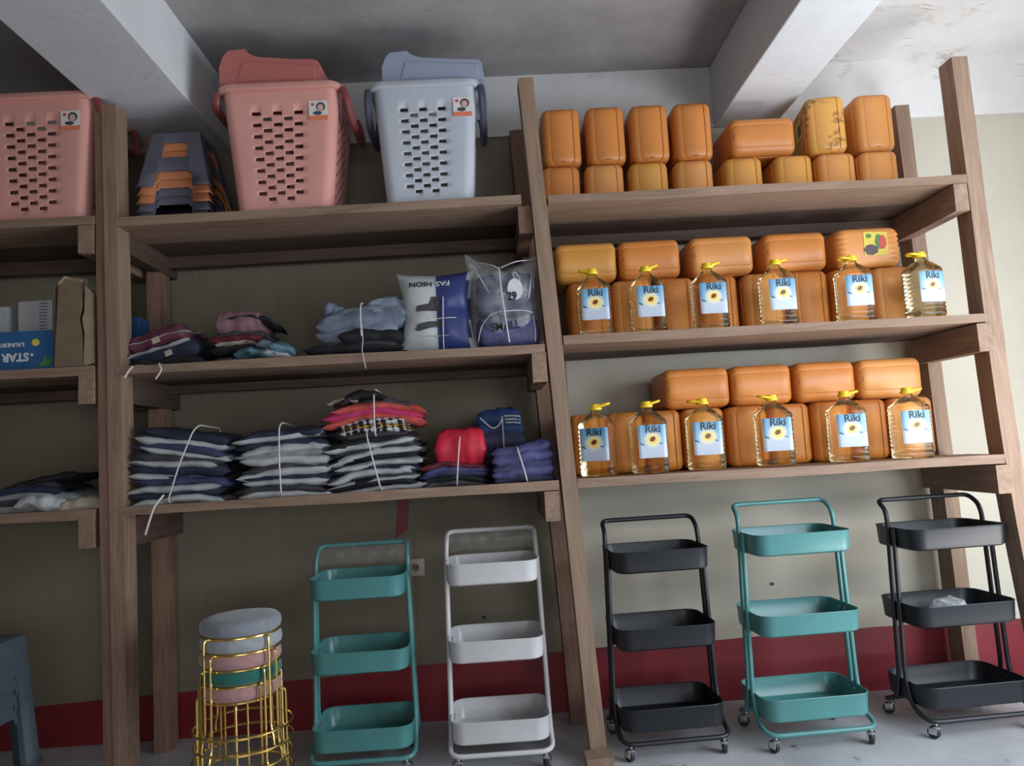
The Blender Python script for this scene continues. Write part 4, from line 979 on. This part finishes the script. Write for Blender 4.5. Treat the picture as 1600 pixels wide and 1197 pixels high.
# ---------------------------------------------------------------- trolleys
def caster(parent, x, y, rz):
    bm = bmesh.new(); lathe(bm, [(.007, .042), (.007, .07)], 10); lathe(bm, [(.013, .040), (.015, .043), (.015, .050), (.010, .053)], 12)
    for s in (-1, 1): box(bm, s*.013-.0015, s*.013+.0015, -.006, .026, .018, .044, .001)
    c = finish(bm, 'caster', M['chrome'], parent, loc=(x, y, 0), rot=(0, 0, rz))
    bm = bmesh.new(); lathe(bm, [(.008, -.009), (.021, -.009), (.0235, -.006), (.0235, .006), (.021, .009), (.008, .009)], 18); finish(bm, 'wheel', M['rubber'], c, loc=(0, .012, .0237), rot=(0, math.pi/2, 0))
bm = bmesh.new(); lathe(bm, [(.006, 0), (.006, .003), (.003, .0045)], 10); SCREW = finish(bm, 'fixing_screw', M['chrome']); SCREW.material_slots[0].link = 'OBJECT'; SCREW_USED = [True]
def trolley(label, mat, px, py, H, s=1.0, rz=0.0, wrap=False, wtop=.190, wbot=.212, slim=0.0, curl=False):
    f = G(px, py); t = thing('trolley', label, 'trolley', (f.x, f.y+.155, 0), rad(rz), 'three-tier trolleys on the floor')
    m = M[mat]; zt = H-.085
    hw = lambda z: wbot+(wtop-wbot)*min(1, max(0, (z-.1)/(zt-.1)))
    zb = .066; r = .0095
    # front frame: U that steps forward at the foot
    bm = bmesh.new()
    path = [(-hw(zt), -.020, zt-.034), (-hw(.20), -.022, .20), (-hw(.1), -.05, zb+.03), (-hw(.1), -.155, zb), (hw(.1), -.155, zb), (hw(.1), -.05, zb+.03), (hw(.20), -.022, .20), (hw(zt), -.020, zt-.034)]
    tube(bm, fillet(path, .055, 6), r, 10); finish(bm, 'front_frame', m, t)
    # rear frame: foot stepping back, rising into the push handle
    bm = bmesh.new()
    path = [(-hw(zt), .018, zt), (-hw(.20), .020, .20), (-hw(.1), .05, zb+.03), (-hw(.1), .15, zb), (hw(.1), .15, zb), (hw(.1), .05, zb+.03), (hw(.20), .020, .20), (hw(zt), .018, zt), (hw(zt)-.002, .03, H-.045), (hw(zt)-.004, .085, H-.010), (-hw(zt)+.004, .085, H-.010), (-hw(zt)+.002, .03, H-.045)]
    tube(bm, fillet(path, .045, 6, True), r, 10, True); finish(bm, 'rear_frame', m, t)
    # trays
    for zr_, hh in ((zt-.030, .085), (zt*.575+.021, .085), (zt*.168+.050, .088)):
        w = 2*hw(zr_)-.006; d = .30
        bm = bmesh.new(); rr = .055
        loft(bm, [(zr_-hh, rrect(w-.03, d-.03, rr-.012)), (zr_-hh+.006, rrect(w-.012, d-.012, rr-.004)), (zr_-hh+.02, rrect(w-.007, d-.007, rr)), (zr_-.006, rrect(w-.002, d-.002, rr)), (zr_-.002, rrect(w+.002, d+.002, rr)), (zr_, rrect(w, d, rr)), (zr_-.002, rrect(w-.006, d-.006, rr)), (zr_-hh+.012, rrect(w-.014, d-.014, rr)), (zr_-hh+.005, rrect(w-.03, d-.03, rr-.01))])
        tr = finish(bm, 'tray', m, t, 45)
        for sx_ in (-1, 1):
            for yy in (-.02, .018):
                q = SCREW.copy(); COL.objects.link(q) if not SCREW_USED[0] else COL.objects.link(q)
                q.parent = tr; q.location = (sx_*(w/2-.009), yy, zr_-.022); q.rotation_euler = (0, -sx_*math.pi/2, 0)
                q.material_slots[0].material = M['chrome'] if mat != 'black' else m
    for x, y, a in ((-hw(.1)+.03, -.15, .5), (hw(.1)-.03, -.15, -.4), (-hw(.1)+.03, .145, .9), (hw(.1)-.03, .145, 2.4)): caster(t, x, y, a)
    if wrap:
        bm = bmesh.new(); n1, n2 = 24, 10; g_ = []
        for i in range(n1+1):
            row = []
            for j in range(n2+1):
                u = -1+2*i/n1; v = j/n2
                a = (v-.5)*2*math.pi*.8
                zc = H-.012-.10*(1-math.cos(a))*.5 + noise.noise((u*4, v*6, H))*.010
                yc_ = .07+.045*math.sin(a) + noise.noise((u*5+9, v*5, H))*.012
                row.append(bm.verts.new((u*(hw(zt)+.006), yc_, zc+.012)))
            g_.append(row)
        for i in range(n1):
            for j in range(n2): bm.faces.new((g_[i][j], g_[i+1][j], g_[i+1][j+1], g_[i][j+1]))
        finish(bm, 'plastic_wrap', M['film_thin'], t, 80)
    t.scale = (s, s, s)
    return t
trolley('dark teal trolley beside the gold-legged stools, plastic wrap on its handle', 'teal', 566, 1218, .865, wrap=True, wtop=.188, wbot=.200)
trolley('white three-tier trolley, plastic wrap on its handle', 'white', 786, 1207, .895, wrap=True, wtop=.184, wbot=.197)
trolley('black three-tier trolley right beside the middle timber post', 'black', 1058, 1186, .90, rz=3, wtop=.196, wbot=.212)
trolley('teal three-tier trolley standing between the two black trolleys', 'teal', 1287, 1172, .935, rz=3, wtop=.204, wbot=.220)
T5 = trolley('black three-tier trolley at the outer end holding crumpled clear plastic', 'black', 1537, 1149, .915, rz=4, wtop=.212, wbot=.228)
bpy.data.objects.remove(SCREW)
# crumpled plastic in the middle tray of the outer black trolley
def crumple(name, label, px, py, Y, z, sx_, sy_, sz_, seed, mat):
    bm = bmesh.new(); bmesh.ops.create_icosphere(bm, subdivisions=3, radius=1.0)
    for v in bm.verts:
        k = 1+.35*noise.noise(v.co*2+Vector((seed, 0, 0)))+.2*noise.noise(v.co*5+Vector((0, seed, 0)))
        v.co = Vector((v.co.x*sx_*k, v.co.y*sy_*k, max(0, (v.co.z*k+.6)*sz_)))
    o = finish(bm, name, M[mat], loc=(px, Y, z)); return tag(o, label, 'plastic')
zt5 = .83
crumple('crumpled_plastic', 'crumpled clear plastic lying in the middle tray of the outer black trolley', T5.location.x+.03, 0, T5.location.y+.02, zt5*.575+.021-.072, .07, .06, .040, 2.0, 'film_white')
crumple('crumpled_plastic', 'small scrap of clear plastic in the top tray of the outer black trolley', T5.location.x-.01, 0, T5.location.y+.05, zt5-.030-.072, .05, .03, .026, 5.0, 'film_white')

# ---------------------------------------------------------------- gold wire stools
def wire_stool(label, x, y, z, rz, vel):
    t = thing('round_stool', label, 'stool', (x, y, z), rz, 'round stools stacked on the floor'); t.scale = (.94, .94, 1.0)
    bm = bmesh.new(); lathe(bm, [(.10, .388), (.138, .388), (.149, .395), (.153, .410), (.150, .428), (.138, .440), (.10, .446), (.03, .449)], 40); finish(bm, 'seat', M[vel], t, 60)
    bm = bmesh.new(); tube(bm, [(.142*math.cos(k*math.pi/20), .142*math.sin(k*math.pi/20), .383) for k in range(40)], .005, 8, True); finish(bm, 'seat_ring', M['gold'], t)
    for k in range(4):
        a = k*math.pi/2; c, s = math.cos(a), math.sin(a)
        pts = [(.138, .383), (.163, .381), (.165, .36), (.166, .07), (.180, .03), (.182, .006)]
        path = fillet([(rr*c, rr*s, zz_) for rr, zz_ in pts], .014, 4)
        bm = bmesh.new(); tube(bm, path, .0048, 8); finish(bm, 'leg', M['gold'], t)
    bm = bmesh.new(); tube(bm, [(.184*math.cos(k*math.pi/24), .184*math.sin(k*math.pi/24), .055) for k in range(48)], .0045, 8, True); finish(bm, 'foot_ring', M['gold'], t)
    return t
p = P(376, 1000, -.12)
for k, (vel, lab, a) in enumerate((('v_pink', 'pink velvet round stool with gold wire legs at the bottom of the stack', 11), ('v_green', 'dark green velvet round stool with gold wire legs in the stack', 42), ('v_pink', 'pink velvet round stool between the green and the pale grey one', 48), ('v_light', 'pale grey velvet round stool second from the top of the gold-legged stack', 66), ('v_grey', 'grey velvet round stool with thick cushion topmost on the gold-legged stack', 54))):
    wire_stool(lab, p.x+random.uniform(-.004, .004), -.12, .001+k*.055, rad(a), vel)
